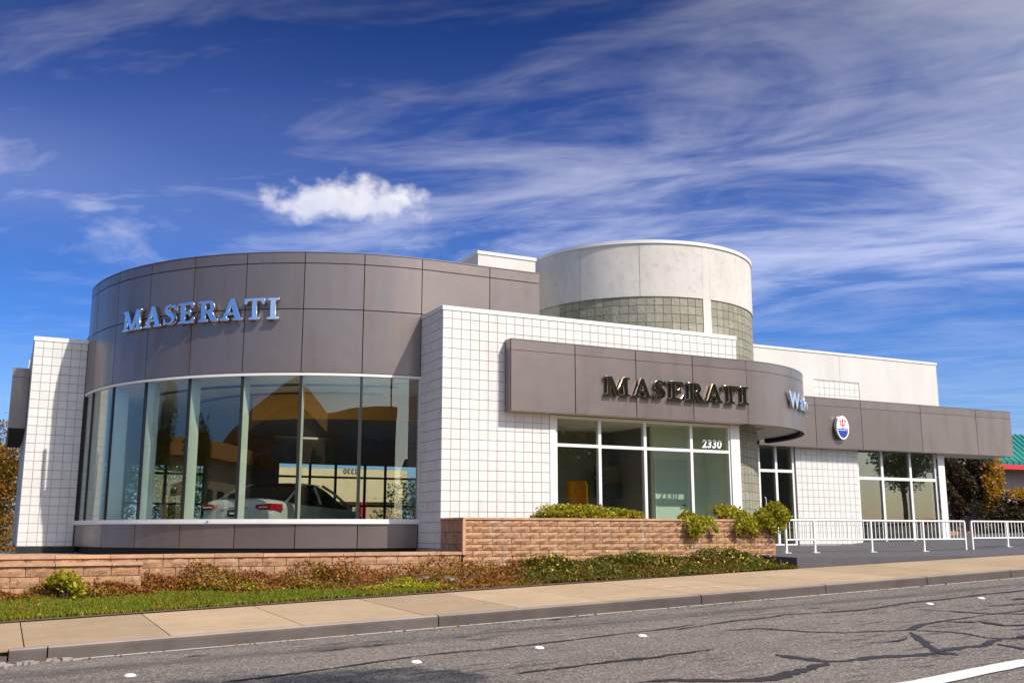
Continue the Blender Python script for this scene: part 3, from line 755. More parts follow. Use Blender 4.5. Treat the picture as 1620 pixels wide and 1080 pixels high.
# --- entrance canopy -----------------------------------------------------
CY = 18.22; CC = (15.1, 22.10); CR = CC[1] - CY
ZC0, ZC1 = 2.43, 3.89
mb = MB().box(9.08, 15.1, CY + .03, YW - .02, ZC0 + .12, ZC1 - .03)
mb.arc(CC, CR - .03, CR - .10, 0, -90, ZC0 + .02, ZC1 - .03, 30)
can = part(mb, 'entrance_canopy', 'cladding_joint')
pj = [9.05, 10.56, 12.08, 13.59, 15.11]
for z0, z1 in ((ZC0, 3.675), (3.675, ZC1)):
    for a, b in zip(pj, pj[1:]):
        MB().box(a + g2, b - g2, CY, CY + .03, z0 + g2 / 2, z1 - g2 / 2).build('panel', 'cladding', can)
    MB().box(9.05, 9.08, CY + .031, YW - .018, z0 + g2 / 2, z1 - g2 / 2).build('panel', 'cladding', can)
    mb = MB().arc(CC, CR, CR - .03, -0.1 - da, -45 + da, z0 + g2 / 2, z1 - g2 / 2, 16); mb.build('panel', 'cladding', can)
    mb = MB().arc(CC, CR, CR - .03, -45 - da, -90, z0 + g2 / 2, z1 - g2 / 2, 16); mb.build('panel', 'cladding', can)
MB().box(9.05, 15.1, CY - .004, YW - .017, ZC1 + .001, ZC1 + .02).build('coping', 'cladding', can)
MB().arc(CC, CR + .004, 0.05, 0, -90, ZC1 + .001, ZC1 + .02, 32).build('roof', 'cladding', can)
mb = MB().box(9.09, 15.1, CY + .031, YW + .05, ZC0 + .012, ZC0 + .03); mb.build('soffit', 'soffit', can)
MB().arc(CC, CR - .101, 0.05, 0, -90, ZC0 + .13, ZC0 + .16, 32).build('soffit', 'soffit', can)
MB().box(15.1, 18.94, 22.1, RY + .3, ZC0 + .13, ZC0 + .16).build('soffit', 'soffit', can)
MB().arc(CC, CR - .105, CR - .12, 0, -90, ZC0 + .015, ZC0 + .128, 30).build('lip', 'cladding_joint', can)
MB().tube([(16.9, 19.9, ZC0 + .09), (16.9, 19.9, ZC0 + .129)], 0.09, 14).build('downlight', 'frame_alu', can)

# --- side canopy on the right ---------------------------------------------
SY = 22.40
mb = MB().box(18.95, 29.47, SY + .03, RY - .035, ZC0 + .03, ZC1 - .03); mb.box(26.65, 29.47, RY - .035, SY + 1.3, ZC0 + .03, ZC1 - .03)
scn = part(mb, 'side_canopy', 'cladding_joint')
sj = [18.93, 21.06, 22.87, 25.36, 27.84, 29.5]
for z0, z1 in ((ZC0, 3.66), (3.66, ZC1)):
    for a, b in zip(sj, sj[1:]): MB().box(a + g2, b - g2, SY, SY + .03, z0 + g2 / 2, z1 - g2 / 2).build('panel', 'cladding', scn)
    MB().box(29.47, 29.5, SY + .031, SY + 1.3, z0 + g2 / 2, z1 - g2 / 2).build('panel', 'cladding', scn)
MB().box(18.93, 29.51, SY - .004, RY - .04, ZC1 + .001, ZC1 + .02).build('coping', 'cladding', scn)
mb = MB().box(18.95, 29.47, SY + .031, RY - .04, ZC0 + .004, ZC0 + .02); mb.box(26.66, 29.47, RY - .039, SY + 1.29, ZC0 + .004, ZC0 + .02); mb.build('soffit', 'soffit', scn)

# --- canopy stub on the far left side of the building ---------------------
mb = MB().box(0.0, 0.34, 26.75, 33.5, 2.47, 3.86); lc = part(mb, 'flank_canopy', 'cladding_joint')
for z0, z1 in ((2.43, 3.66), (3.66, 3.88)):
    MB().box(-0.03, 0.345, 26.72, 26.749, z0 + .004, z1 - .004).build('panel', 'cladding', lc)
    for a, b in ((26.76, 29), (29.02, 31.3), (31.32, 33.5)): MB().box(-0.03, -0.001, a, b, z0 + .004, z1 - .004).build('panel', 'cladding', lc)

# --- office windows ---------------------------------------------------------
OY = 18.60
mb = MB()
for x0, x1 in ((10.24, 10.30), (14.78, 14.82)): mb.box(x0, x1, OY - .05, OY + .05, -0.33, 2.42)
for z0, z1 in ((-0.33, -0.23), (1.77, 1.835), (2.36, 2.42)): mb.box(10.30, 14.78, OY - .048, OY + .048, z0, z1)
ow = part(mb, 'office_window', 'frame_white')
mx_ = [11.34, 12.50, 13.74]
for x in mx_: 
    for z0, z1 in ((-0.23, 1.77), (1.835, 2.36)): MB().box(x - .035, x + .035, OY - .05, OY + .05, z0, z1).build('mullion', 'frame_white', ow)
ex = [10.30] + mx_ + [14.78]
for a, b in zip(ex, ex[1:]):
    a2 = a + (.035 if a != 10.30 else 0); b2 = b - (.035 if b != 14.78 else 0)
    for z0, z1 in ((-0.23, 1.77), (1.835, 2.36)): MB().box(a2 + .002, b2 - .002, OY - .006, OY + .006, z0 + .002, z1 - .002).build('pane', 'glass', ow)
part(MB().box(14.825, 15.08, YW, YW + .28, -0.33, 2.425), 'pier', 'white_trim')

# --- entrance storefront and right windows ----------------------------------
def storefront(name, y, xs, zs, fm, gm, wdt=.05, dep=.05, x_ins=None):
    mb = MB()
    for x in (xs[0], xs[-1]): mb.box(x - wdt / 2, x + wdt / 2, y - dep, y + dep, zs[0], zs[-1])
    for i, z in enumerate(zs): mb.box(xs[0] + wdt / 2, xs[-1] - wdt / 2, y - dep + .002, y + dep - .002, z - (wdt / 2 if i else 0), z + (wdt / 2 if i < len(zs) - 1 else 0))
    p = part(mb, name, fm)
    for x in xs[1:-1]:
        for a, b in zip(zs, zs[1:]): MB().box(x - wdt / 2, x + wdt / 2, y - dep, y + dep, a + wdt / 2, b - wdt / 2).build('mullion', fm, p)
    for a, b in zip(xs, xs[1:]):
        for c, d in zip(zs, zs[1:]): MB().box(a + wdt / 2 + .001, b - wdt / 2 - .001, y - .006, y + .006, c + wdt / 2 + .001, d - wdt / 2 - .001).build('pane', gm, p)
    return p
sd1 = storefront('entrance_glazing', RY + .10, [17.4, 19.22, 19.85, 20.48], [-0.36, 1.74, 2.60], 'frame_white', 'glass_dark', .08)
MB().tube([(19.32, RY - .02, 0.55), (19.32, RY - .06, 0.58), (19.32, RY - .06, 0.95), (19.32, RY - .02, 0.98)], .015, 8).build('handle', 'frame_alu', sd1)
sd2 = storefront('side_window', RY + .10, [22.99, 24.0, 25.2, 26.30], [-0.36, 1.61, 2.60], 'frame_white', 'glass_dark', .09)

# --- shell: floors, ceilings, back and inner walls ---------------------------
arcp = [dpt(a, DR - .20) for a in np.linspace(0, 88, 30)]
room = [(13.6, YS + .31), (13.6, 33.9), (0.67, 33.9), (0.67, LY + .31), (1.62, LY + .31)] + arcp[::-1] + [(X0 + .31, YS + .02), (X0 + .31, YS + .31)]
part(MB().prism(room, -0.45, ZF), 'showroom_floor', 'floor_tile')
part(MB().prism(room, 3.18, 3.24), 'showroom_ceiling', 'ceiling_paint')
part(MB().prism(arcp + [(1.75, 33.9), (9.9, 33.9), (9.9, YS + .2), (8.0, YS + .2)], 5.2, 5.3), 'roof', 'roof_gravel')
part(MB().prism([(0.67, LY + .31), (1.74, LY + .31), (1.74, 33.9), (0.67, 33.9)], 4.2, 4.3), 'roof', 'roof_gravel')
part(MB().prism([(10.0, YS + .35), (13.59, YS + .35), (13.59, 33.9), (10.0, 33.9)], 4.15, 4.25), 'roof', 'roof_gravel')
for rr_ in (1.3, 2.6): part(MB().arc(DC, DR - rr_, DR - rr_ - .06, 4, 86, 3.135, 3.178, 24), 'ceiling_track', 'frame_dark')
mb = MB().box(0.38, 2.2, 34.0, 34.2, -0.4, 5.2); mb.box(5.8, 8.2, 34.0, 34.2, -0.4, 2.32); mb.box(2.2, 13.2, 34.0, 34.2, 2.32, 5.2); mb.box(13.2, 19.0, 34.0, 34.2, -0.4, 5.2); mb.box(19.0, 25.8, 34.0, 34.2, 2.32, 5.2); mb.box(25.8, 26.6, 34.0, 34.2, -0.4, 5.2); mb.box(13.6, 13.75, YS + .31, 33.99, -0.4, 5.2)
part(mb, 'rear_wall', 'interior_gray')
part(MB().arc(DC, 3.7, 3.5, -14, 52, 2.58, 3.17, 24), 'bulkhead', 'interior_tan')
part(MB().box(1.2, 8.0, 33.80, 33.95, 2.1, 3.17), 'bulkhead', 'interior_tan')
bw = storefront('rear_glazing', 34.1, [8.2, 9.3, 10.2, 11.25, 12.0, 13.2], [-0.33, 0.9, 1.86, 2.32], 'frame_dark', 'glass', .07)
storefront('rear_glazing', 34.1, [2.2, 3.4, 4.6, 5.8], [-0.33, 0.9, 1.86, 2.32], 'frame_dark', 'glass', .07)  # left run added to bring more daylight into the showroom
storefront('rear_glazing', 34.1, [19.0, 20.7, 22.4, 24.1, 25.8], [-0.33, 0.9, 2.32], 'frame_dark', 'glass', .07)  # opening added behind the wing so daylight reaches its dark windows
# office box
part(MB().box(10.24, 13.52, 21.55, 21.65, -0.33, 2.6).box(13.44, 13.52, 19.751, 21.549, -0.33, 2.6).box(10.14, 10.24, YW + .31, 21.65, -0.33, 2.6), 'office_wall', simple('office_taupe', (0.24, 0.21, 0.17), 0.8, var=0.08))
mb = MB().box(13.44, 14.95, 19.65, 19.75, -0.33, 2.6); mb.box(14.95, 15.03, YW + .29, 19.75, -0.33, 2.6)
part(mb, 'office_wall', 'interior_wall')
part(MB().box(10.245, 14.94, YW + .2, 21.54, -0.4, -0.331), 'office_floor', 'floor_tile')
part(MB().box(10.245, 14.94, YW + .31, 21.54, 2.44, 2.5), 'office_ceiling', 'ceiling_paint')
od = part(MB().box(13.48, 14.36, 19.60, 19.648, -0.33, 1.66), 'office_door', 'office_door')
MB().box(13.45, 13.479, 19.59, 19.649, -0.33, 1.69).build('door_frame', 'interior_wall', od)
MB().box(14.361, 14.39, 19.59, 19.649, -0.33, 1.69).build('door_frame', 'interior_wall', od)
MB().tube([(14.26, 19.6, 0.62), (14.26, 19.54, 0.62), (14.16, 19.54, 0.62)], .016, 7).build('handle', 'frame_dark', od)
# right wing shell
part(MB().box(17.3, 26.31, RY + .31, 33.99, -0.45, -0.34), 'wing_floor', 'floor_tile')
part(MB().box(17.3, 26.31, RY + .31, 33.99, 2.7, 2.78), 'wing_ceiling', 'ceiling_paint')
part(MB().box(13.8, 26.31, RY + .31, 33.99, 4.6, 4.7), 'wing_roof', 'roof_gravel')
mb = MB().box(20.6, 22.9, RY + .32, RY + .42, -0.34, 2.69); mb.box(17.3, 17.4, RY - .2, 33.9, -0.34, 2.69); mb.box(20.6, 22.6, 30, 30.1, -0.34, 2.69)
part(mb, 'wing_wall', 'interior_gray')

# ------------------------------------------------------------------ lettering
def outline_mesh(name, loops, depth=0.03, bevel=0.006, scale=1.0, res=6):
    cu_ = bpy.data.curves.new(name, 'CURVE'); cu_.dimensions = '2D'; cu_.fill_mode = 'BOTH'
    cu_.extrude = depth / 2; cu_.bevel_depth = bevel; cu_.bevel_resolution = 1
    for lp in loops:
        sp = cu_.splines.new('POLY'); sp.points.add(len(lp) - 1); sp.use_cyclic_u = True
        for p_, (x, y) in zip(sp.points, lp): p_.co = (x * scale, y * scale, 0, 1)
    return curve_to_mesh(name, cu_)
def curve_to_mesh(name, cu_):
    o = bpy.data.objects.new(name, cu_); COL.objects.link(o)
    dg = bpy.context.evaluated_depsgraph_get(); dg.update()
    me = bpy.data.meshes.new_from_object(o.evaluated_get(dg)); me.name = name
    bpy.data.objects.remove(o); bpy.data.curves.remove(cu_)
    me.materials.clear()
    return me
sf = 0.075
GL = {}
GL['I'] = ([[(0, 0), (.46, 0), (.46, sf), (.33, sf + .03), (.33, .97 - sf), (.46, 1 - sf), (.46, 1), (0, 1), (0, 1 - sf), (.13, .97 - sf), (.13, sf + .03), (0, sf)]], .46)
GL['T'] = ([[(.22, 0), (.70, 0), (.70, sf), (.56, sf + .03), (.56, .90), (.74, .90), (.84, .74), (.92, .74), (.92, 1), (0, 1), (0, .74), (.08, .74), (.18, .90), (.36, .90), (.36, sf + .03), (.22, sf)]], .92)
GL['E'] = ([[(0, 0), (.80, 0), (.84, .28), (.76, .28), (.64, .10), (.33, .10), (.33, .46), (.52, .46), (.56, .36), (.63, .36), (.63, .66), (.56, .66), (.52, .56), (.33, .56), (.33, .90), (.60, .90), (.70, .74), (.78, .74), (.76, 1), (0, 1), (0, 1 - sf), (.13, .97 - sf), (.13, sf + .03), (0, sf)]], .84)
GL['A'] = ([[(0, 0), (.38, 0), (.38, sf), (.28, sf + .02), (.34, .27), (.65, .27), (.71, sf + .02), (.60, sf), (.60, 0), (1.04, 0), (1.04, sf), (.94, sf + .02), (.62, 1.02), (.45, 1.02), (.12, sf + .02), (0, sf)], [(.375, .37), (.49, .76), (.615, .37)]], 1.04)
GL['M'] = ([[(0, 0), (.36, 0), (.36, sf), (.25, sf + .02), (.27, .72), (.54, .0), (.66, .0), (.93, .74), (.95, sf + .02), (.83, sf), (.83, 0), (1.26, 0), (1.26, sf), (1.15, sf + .02), (1.13, .97 - sf), (1.25, 1 - sf), (1.25, 1), (.92, 1), (.63, .27), (.34, 1), (.01, 1), (.01, 1 - sf), (.13, .97 - sf), (.11, sf + .02), (0, sf)]], 1.26)
bow = [(.33 + .0, .90)] + [(.44 + .16 * math.cos(a), .715 + .185 * math.sin(a)) for a in np.linspace(1.45, -1.45, 9)] + [(.33, .53)]
GL['R'] = ([[(0, 0), (.46, 0), (.46, sf), (.33, sf + .03), (.33, .43), (.42, .43), (.66, 0), (.98, 0), (.98, sf), (.88, sf + .02), (.66, .46)] + [(.47 + .31 * math.cos(a), .71 + .29 * math.sin(a)) for a in np.linspace(-0.85, 1.5, 9)] + [(0, 1), (0, 1 - sf), (.13, .97 - sf), (.13, sf + .03), (0, sf)], bow], .98)
# S: stroke of varying width round a spine
sp_ = [(.55, .80), (.50, .90), (.38, .945), (.24, .93), (.145, .84), (.13, .72), (.20, .61), (.34, .52), (.47, .42), (.53, .30), (.50, .16), (.40, .075), (.26, .05), (.13, .10), (.07, .22)]
sw_ = [.03, .06, .09, .12, .16, .19, .21, .22, .21, .19, .16, .12, .09, .07, .03]
Lf, Rt = [], []
for i, (x, y) in enumerate(sp_):
    a, b = sp_[max(0, i - 1)], sp_[min(len(sp_) - 1, i + 1)]; dx_, dy_ = b[0] - a[0], b[1] - a[1]; L = math.hypot(dx_, dy_)
    nx, ny = -dy_ / L, dx_ / L; Lf.append((x + nx * sw_[i] / 2, y + ny * sw_[i] / 2)); Rt.append((x - nx * sw_[i] / 2, y - ny * sw_[i] / 2))
GL['S'] = ([[(.60, .70), (.62, .70), (.62, .99), (.57, .99)] + Rt[1:-1][:] + [(.05, .02), (.01, .02), (.01, .30), (.05, .30)] + Lf[::-1][1:-1]], .64)
LM = {}
def letter(ch, h, m, depth=.05):
    k = (ch, h, m)
    if k not in LM:
        LM[k] = outline_mesh('letter', GL[ch][0], depth, .008, h); LM[k].materials.append(M[m])
    return LM[k]
# on the drum
sg = group_part('showroom_sign')
H = 0.44
for ch, a0, a1 in [('M', 64.65, 58.9), ('A', 58.1, 53.6), ('S', 53.0, 50.1), ('E', 49.4, 45.8), ('R', 44.9, 40.8), ('A', 40.4, 36.0), ('T', 35.7, 31.9), ('I', 31.4, 29.3)]:
    wd = math.radians(a0 - a1) * DR; am = (a0 + a1) / 2; x, y = dpt(am, DR + .075)
    me = letter(ch, H, 'chrome', .06)
    rot = Matrix.Rotation(-R(am), 4, 'Z') @ Matrix.Rotation(R(90), 4, 'X')
    o = place('letter', me, sg, Matrix.Translation((x, y, 4.325)) @ rot @ Matrix.Diagonal((wd / (GL[ch][1] * H), 1, 1, 1)) @ Matrix.Translation((-GL[ch][1] * H / 2, 0, 0)))
# on the entrance canopy
sg = group_part('entrance_sign')
for ch, x0, x1 in [('M', 11.24, 11.86), ('A', 11.93, 12.41), ('S', 12.49, 12.79), ('E', 12.88, 13.29), ('R', 13.36, 13.83), ('A', 13.85, 14.33), ('T', 14.35, 14.77), ('I', 14.83, 15.07)]:
    me = letter(ch, 0.40, 'chrome_dark_reflect', .05); wd = x1 - x0
    place('letter', me, sg, Matrix.Translation((x0, CY - .065, 2.86)) @ Matrix.Rotation(R(90), 4, 'X') @ Matrix.Diagonal((wd / (GL[ch][1] * .40), 1, 1, 1)))
def text_mesh(s, size, depth=.0, bevel=0.0, shear=0.0):
    cu_ = bpy.data.curves.new('text', 'FONT'); cu_.body = s; cu_.size = size; cu_.extrude = depth / 2; cu_.bevel_depth = bevel; cu_.align_x = 'CENTER'; cu_.shear = shear; cu_.offset = 0.006 * size / .2
    return curve_to_mesh('text', cu_)
# town name round the curved end
sg = group_part('town_sign')
for ch, a in (('W', -25.2), ('a', -32.2), ('l', -35.8), ('n', -39.6), ('u', -45.2), ('t', -49.4)):
    me = text_mesh(ch, 0.52, .05, .004); me.materials.append(M['chrome'])
    x, y = CC[0] - (CR + .06) * math.sin(R(a)), CC[1] - (CR + .06) * math.cos(R(a))
    place('letter', me, sg, Matrix.Translation((x, y, 2.93)) @ Matrix.Rotation(-R(a), 4, 'Z') @ Matrix.Rotation(R(90), 4, 'X'))
# house number on the office glass
hn = group_part('house_number')
xx = 14.055
for ch in '2330':
    me = text_mesh(ch, 0.25, .002, 0, 0.12); me.materials.append(M['white_vinyl'])
    place('digit', me, hn, Matrix.Translation((xx + .07, OY - .009, 1.89)) @ Matrix.Rotation(R(90), 4, 'X')); xx += 0.138
rn = group_part('rear_house_number')
xx = 10.93
for ch in '2330':
    me = text_mesh(ch, 0.24, .002, 0, 0.0); me.materials.append(M['frame_dark'])
    place('digit', me, rn, Matrix.Translation((xx, 34.088, 1.99)) @ Matrix.Rotation(R(180), 4, 'Z') @ Matrix.Rotation(R(90), 4, 'X')); xx -= 0.135
# emblem: oval shield with trident
em = group_part('emblem')
EC = (21.965, SY - .14, 3.03); ea, eb = 0.245, 0.35
def oval(a, b, y0, y1, name, m, zc=None, n=40, zlo=-9, zhi=9):
    pts = [(a * math.cos(k * 6.28319 / n), min(zhi, max(zlo, b * math.sin(k * 6.28319 / n)))) for k in range(n)]
    mb = MB(); nn_ = len(pts)
    f0 = [(EC[0] + x, EC[1] + y0, EC[2] + z) for x, z in pts]; f1 = [(EC[0] + x, EC[1] + y1, EC[2] + z) for x, z in pts]
    mb.add(f0, [tuple(range(nn_))]); mb.add(f1, [tuple(range(nn_ - 1, -1, -1))])
    mb.add(f0 + f1, [(i, (i + 1) % nn_, nn_ + (i + 1) % nn_, nn_ + i) for i in range(nn_)], True)
    mb.build(name, m, em)
oval(ea, eb, 0.0, 0.10, 'rim', 'chrome')
oval(ea * .92, eb * .94, -.004, -.001, 'face', 'emblem_white')
oval(ea * .82, eb * .86, -.008, -.005, 'blue_field', 'emblem_blue', zhi=-0.085)
MB().box(EC[0] - .205, EC[0] + .205, EC[1] - .008, EC[1] - .005, EC[2] - .065, EC[2] - .035).build('blue_band', 'emblem_blue', em)
tr = [[(-.02, -.03), (.02, -.03), (.02, .05), (.10, .07), (.115, .20), (.14, .19), (.10, .27), (.065, .19), (.085, .19), (.075, .095), (.02, .08), (.02, .19), (.05, .19), (0, .29), (-.05, .19), (-.02, .19), (-.02, .08), (-.075, .095), (-.085, .19), (-.065, .19), (-.10, .27), (-.14, .19), (-.115, .20), (-.10, .07), (-.02, .05)]]
me = outline_mesh('trident', tr, .003, 0, 0.95); me.materials.append(M['emblem_red'])
place('trident', me, em, Matrix.Translation((EC[0], EC[1] - .007, EC[2])) @ Matrix.Rotation(R(90), 4, 'X'))

# ------------------------------------------------------------------ masonry garden walls
def masonry(root, x0, y0, u, length, z0, z1, rh=0.112, bw_=0.40, d=0.03, keep=None):
    """running-bond split-face blocks, each an object; outside is to the right of u"""
    ang = math.atan2(u[1], u[0]); z = z1; k = 0
    while z > z0 + 0.02:
        zz = max(z - rh, z0); s = -(k % 2) * bw_ / 2
        while s < length - .02:
            a, b = max(0, s), min(length, s + bw_)
            if b - a > 0.03:
                var = random.randrange(5)
                key = (round(b - a, 3), round(z - zz, 3), var)
                if key not in _sb: _sb[key] = split_shape(b - a, z - zz, d, var)
                place('brick', _sb[key], root, Matrix.Translation((x0 + u[0] * a, y0 + u[1] * a, zz)) @ Matrix.Rotation(ang, 4, 'Z'))
            s += bw_
        z = zz; k += 1
_sb = {}
def split_shape(wd, ht, d, var):
    r_ = random.Random(var * 31 + int(wd * 100)); g_ = 0.005
    nx, nz = 4, 2
    vs = []
    for j in range(nz + 1):
        for i in range(nx + 1):
            edge = i in (0, nx) or j in (0, nz)
            vs.append((g_ + (wd - 2 * g_) * i / nx, -(d * .55 if edge else d + r_.uniform(-.006, .014)) - (r_.uniform(-.004, .005)), g_ + (ht - 2 * g_) * j / nz))
    fs = [(j * (nx + 1) + i, j * (nx + 1) + i + 1, (j + 1) * (nx + 1) + i + 1, (j + 1) * (nx + 1) + i) for j in range(nz) for i in range(nx)]
    mb = MB().add(vs, fs)
    mb.add([(g_, 0, g_), (wd - g_, 0, g_), (wd - g_, 0, ht - g_), (g_, 0, ht - g_), (g_, -d * .5, g_), (wd - g_, -d * .5, g_), (wd - g_, -d * .5, ht - g_), (g_, -d * .5, ht - g_)],
           [(0, 1, 5, 4), (1, 2, 6, 5), (2, 3, 7, 6), (3, 0, 4, 7)])
    me = mb.mesh('brick'); me.materials.append(M['split_brick']); return me
PY = 17.40; PT = 0.262
def root_mesh(mb, name, m, loc, label, cat):
    ob = thing(name, label, cat, loc); c_ = mb.build('core', m, ob); c_.matrix_basis = Matrix.Translation(-Vector(loc)); return ob
pl = thing('planter_wall', 'tall brown split-face planter wall in front of the office windows', 'planter', (X0, PY, -0.9))
core = MB().box(X0 + .02, 15.02, PY + .03, PY + .22, -1.0, PT - .012); core.box(X0 + .02, X0 + .2, PY + .22, YW - .01, -1.0, PT - .012); core.box(14.84, 15.02, PY + .22, 19.2, -1.0, PT - .012)
pc = core.build('core', 'brick_mortar', pl); pc.matrix_basis = Matrix.Translation((-X0, -PY, 0.9))
masonry(pc, X0, PY + .03, (1, 0), 15.04 - X0, -0.86, PT - .03)
masonry(pc, X0 + .02, YW - .02, (0, -1), YW - PY - .05, -0.42, PT - .03, rh=0.224, d=0.012)
masonry(pc, 15.02, PY + .03, (0, 1), 1.8, -0.86, PT - .03)
x = X0 - .012
while x < 15.0:
    x2 = min(15.05, x + .405); MB().box(x + .003, x2 - .003, PY - .012, PY + .24, PT - .028, PT + .012).build('cap', 'cap_block', pc); x = x2
y = PY + .243
while y < YW - .05:
    y2 = min(YW - .018, y + .405); MB().box(X0 - .012, X0 + .22, y + .003, y2 - .003, PT - .028, PT + .012).build('cap', 'cap_block', pc); y = y2
MB().box(X0 - .022, X0 + .04, PY - .024, PY + .03, -0.40, PT - .03).build('corner_strip', 'cap_block', pc)
MB().box(X0 + .2, 14.84, PY + .22, YW - .03, -0.3, PT - .10).build('soil', 'soil', pc)
# low wall under the showroom
LT = -0.345
lwl = thing('garden_wall', 'long low brown block wall running under the round showroom window', 'wall', (2, PY, -1.0))
lc_ = MB().box(-4.0, X0 - .03, PY + .03, PY + .22, -1.2, LT - .055).build('core', 'brick_mortar', lwl); lc_.matrix_basis = Matrix.Translation((-2, -PY, 1.0))
masonry(lc_, -4.0, PY + .03, (1, 0), X0 - .03 + 4.0, -0.98, LT - .055, rh=.155, d=.02)
x = -4.0
while x < X0 - .1:
    x2 = min(X0 - .027, x + .8); MB().box(x + .004, x2 - .004, PY - .008, PY + .26, LT - .055, LT + random.uniform(-.004, .004)).build('cap', 'cap_block', lc_); x = x2
lw2 = thing('garden_wall', 'short lower brown block wall stepping forward behind the yellow shrub at far left', 'wall', (0, 17.1, -1.1))
l2 = MB().box(-4.0, 2.03, 17.12, 17.38, -1.3, -0.50).build('core', 'brick_mortar', lw2); l2.matrix_basis = Matrix.Translation((0, -17.1, 1.1))
masonry(l2, -4.0, 17.12, (1, 0), 6.05, -1.1, -0.50, rh=.155, d=.02)
x = -4.0
while x < 2.0:
    x2 = min(2.06, x + .8); MB().box(x + .004, x2 - .004, 17.07, 17.385, -0.50, -0.455 + random.uniform(-.004, .004)).build('cap', 'cap_block', l2); x = x2
pav = strip([-4, 1.5, X0 - .01], [PY + .2, 19.5, 26.5], lambda x, y: -0.47).build('terrace', 'kerb_top'); setting(pav)  # hidden strip made pale to bounce daylight up to the showroom ceiling

# planting bed and lawn ground
def z_bed(x, y):
    t_ = max(0, min(1, (y - 16.28) / 1.12)); top = -0.90 + 0.019 * (x + 2) if x < 14 else -0.60
    return z_walk(x, 16.28) * (1 - t_) + max(top, z_walk(x, 17.4)) * t_ + 0.01
bed = strip(np.linspace(-6, 14.3, 42), [16.0, 16.28, 16.6, 17.0, PY + .1], z_bed).build('planting_bed', 'soil'); setting(bed)

# raised platform on the right
def z_plat(x, y):
    z = -0.49 + (y - 16) * 0.018
    if x > 22: z += min(1, (x - 22) / 1.4) * 0.11
    return z
XP = [14.3, 15, 16, 18, 20, 22, 22.7, 23.4, 25, 28, 31, 36, 44, 60]
yf = lambda x: YB_WALK(x) + 0.01
mb = MB(); n = len(XP)
for (a, b) in zip(XP, XP[1:]):
    for y0, y1 in ((0, 1),):
        ya, yb = [yf(a), 17.9, 20, 22.7, 26], [yf(b), 17.9, 20, 22.7, 26]
        for i in range(4):
            mb.add([(a, ya[i], max(z_plat(a, ya[i]), z_walk(a, ya[0]) + .012)), (b, yb[i], max(z_plat(b, yb[i]), z_walk(b, yb[0]) + .012)), (b, yb[i + 1], max(z_plat(b, yb[i + 1]), z_walk(b, yb[0]) + .012)), (a, ya[i + 1], max(z_plat(a, ya[i + 1]), z_walk(a, ya[0]) + .012))], [(0, 1, 2, 3)])
    mb.add([(a, yf(a), z_walk(a, 16) - .2), (b, yf(b), z_walk(b, 16) - .2), (b, yf(b), max(z_plat(b, yf(b)), z_walk(b, yf(b)) + .012)), (a, yf(a), max(z_plat(a, yf(a)), z_walk(a, yf(a)) + .012))], [(0, 1, 2, 3)])
mb.add([(14.3, yf(14.3), -1.1), (14.3, 17.42, -1.1), (14.3, 17.42, z_plat(14.3, 17.4)), (14.3, yf(14.3), z_plat(14.3, yf(14.3)))], [(0, 1, 2, 3)])
plat = mb.build('platform', 'platform_paint'); setting(plat)

# ------------------------------------------------------------------ railings
def railing(label, xs, y, top, bot, zfoot, loc):
    r_ = thing('railing', label, 'railing', loc, 'white railings along the platform'); L = Vector(loc)
    inv = Matrix.Translation(-L)
    def pt(mb, name): o = mb.build(name, 'rail_paint', r_); o.matrix_basis = inv; return o
    pt(MB().tube([(xs[0], y, top), (xs[-1], y, top)], .024, 8), 'top_rail'); pt(MB().tube([(xs[0] + .03, y, bot), (xs[-1] - .03, y, bot)], .02, 8), 'bottom_rail')
    for x in xs:
        zf_ = zfoot(x); pt(MB().box(x - .022, x + .022, y - .022, y + .022, zf_ + .008, top - .01), 'post')
        pt(MB().box(x - .09, x + .09, y - .07, y + .07, zf_ - .002, zf_ + .012), 'base_plate')
    x = xs[0] + .12
    pm = MB().box(-.008, .008, -.008, .008, bot + .015, top - .018).mesh('picket'); pm.materials.append(M['rail_paint'])
    while x < xs[-1] - .05:
        if min(abs(x - q) for q in xs) > .05: place('picket', pm, r_, inv @ Matrix.Translation((x, y, 0)))
        x += .125
    return r_
railing('white metal picket railing in front of the block wall, nearer to the planter', [15.85, 16.69, 18.45, 20.17, 21.62], 18.0, .272, -.165, lambda x: z_plat(x, 18), (15.85, 18, -.45))
railing('white metal picket railing at far right, beyond the gap', [21.87, 23.17, 25.0, 26.8, 28.6], 18.0, .272, -.14, lambda x: z_plat(x, 18), (21.87, 18, -.45))

# ------------------------------------------------------------------ vegetation
def leaves(name, cen, nrm, size, m, parent=None, aspect=0.5, jitter=0.7, fold=0.15):
    n = len(cen); cen = np.asarray(cen, float)
    d = np.asarray(nrm, float) + rng.normal(0, jitter, (n, 3)); d /= np.linalg.norm(d, axis=1)[:, None] + 1e-9
    q = rng.normal(0, 1, (n, 3)); s_ = np.cross(d, q); s_ /= np.linalg.norm(s_, axis=1)[:, None] + 1e-9
    nn = np.cross(d, s_)
    L = (np.asarray(size) * rng.uniform(0.65, 1.35, n))[:, None]
    p0 = cen - d * L * .5; p2 = cen + d * L * .5
    mid = cen + d * L * .05 + nn * L * fold
    V = np.stack([p0, mid + s_ * L * aspect * .5, p2, mid - s_ * L * aspect * .5], 1).reshape(-1, 3)
    me = bpy.data.meshes.new(name)
    me.vertices.add(4 * n); me.vertices.foreach_set('co', V.ravel())
    me.loops.add(4 * n); me.loops.foreach_set('vertex_index', np.arange(4 * n))
    me.polygons.add(n); me.polygons.foreach_set('loop_start', np.arange(n) * 4)
    me.update(calc_edges=True); me.validate()
    return link(name, me, m, parent)
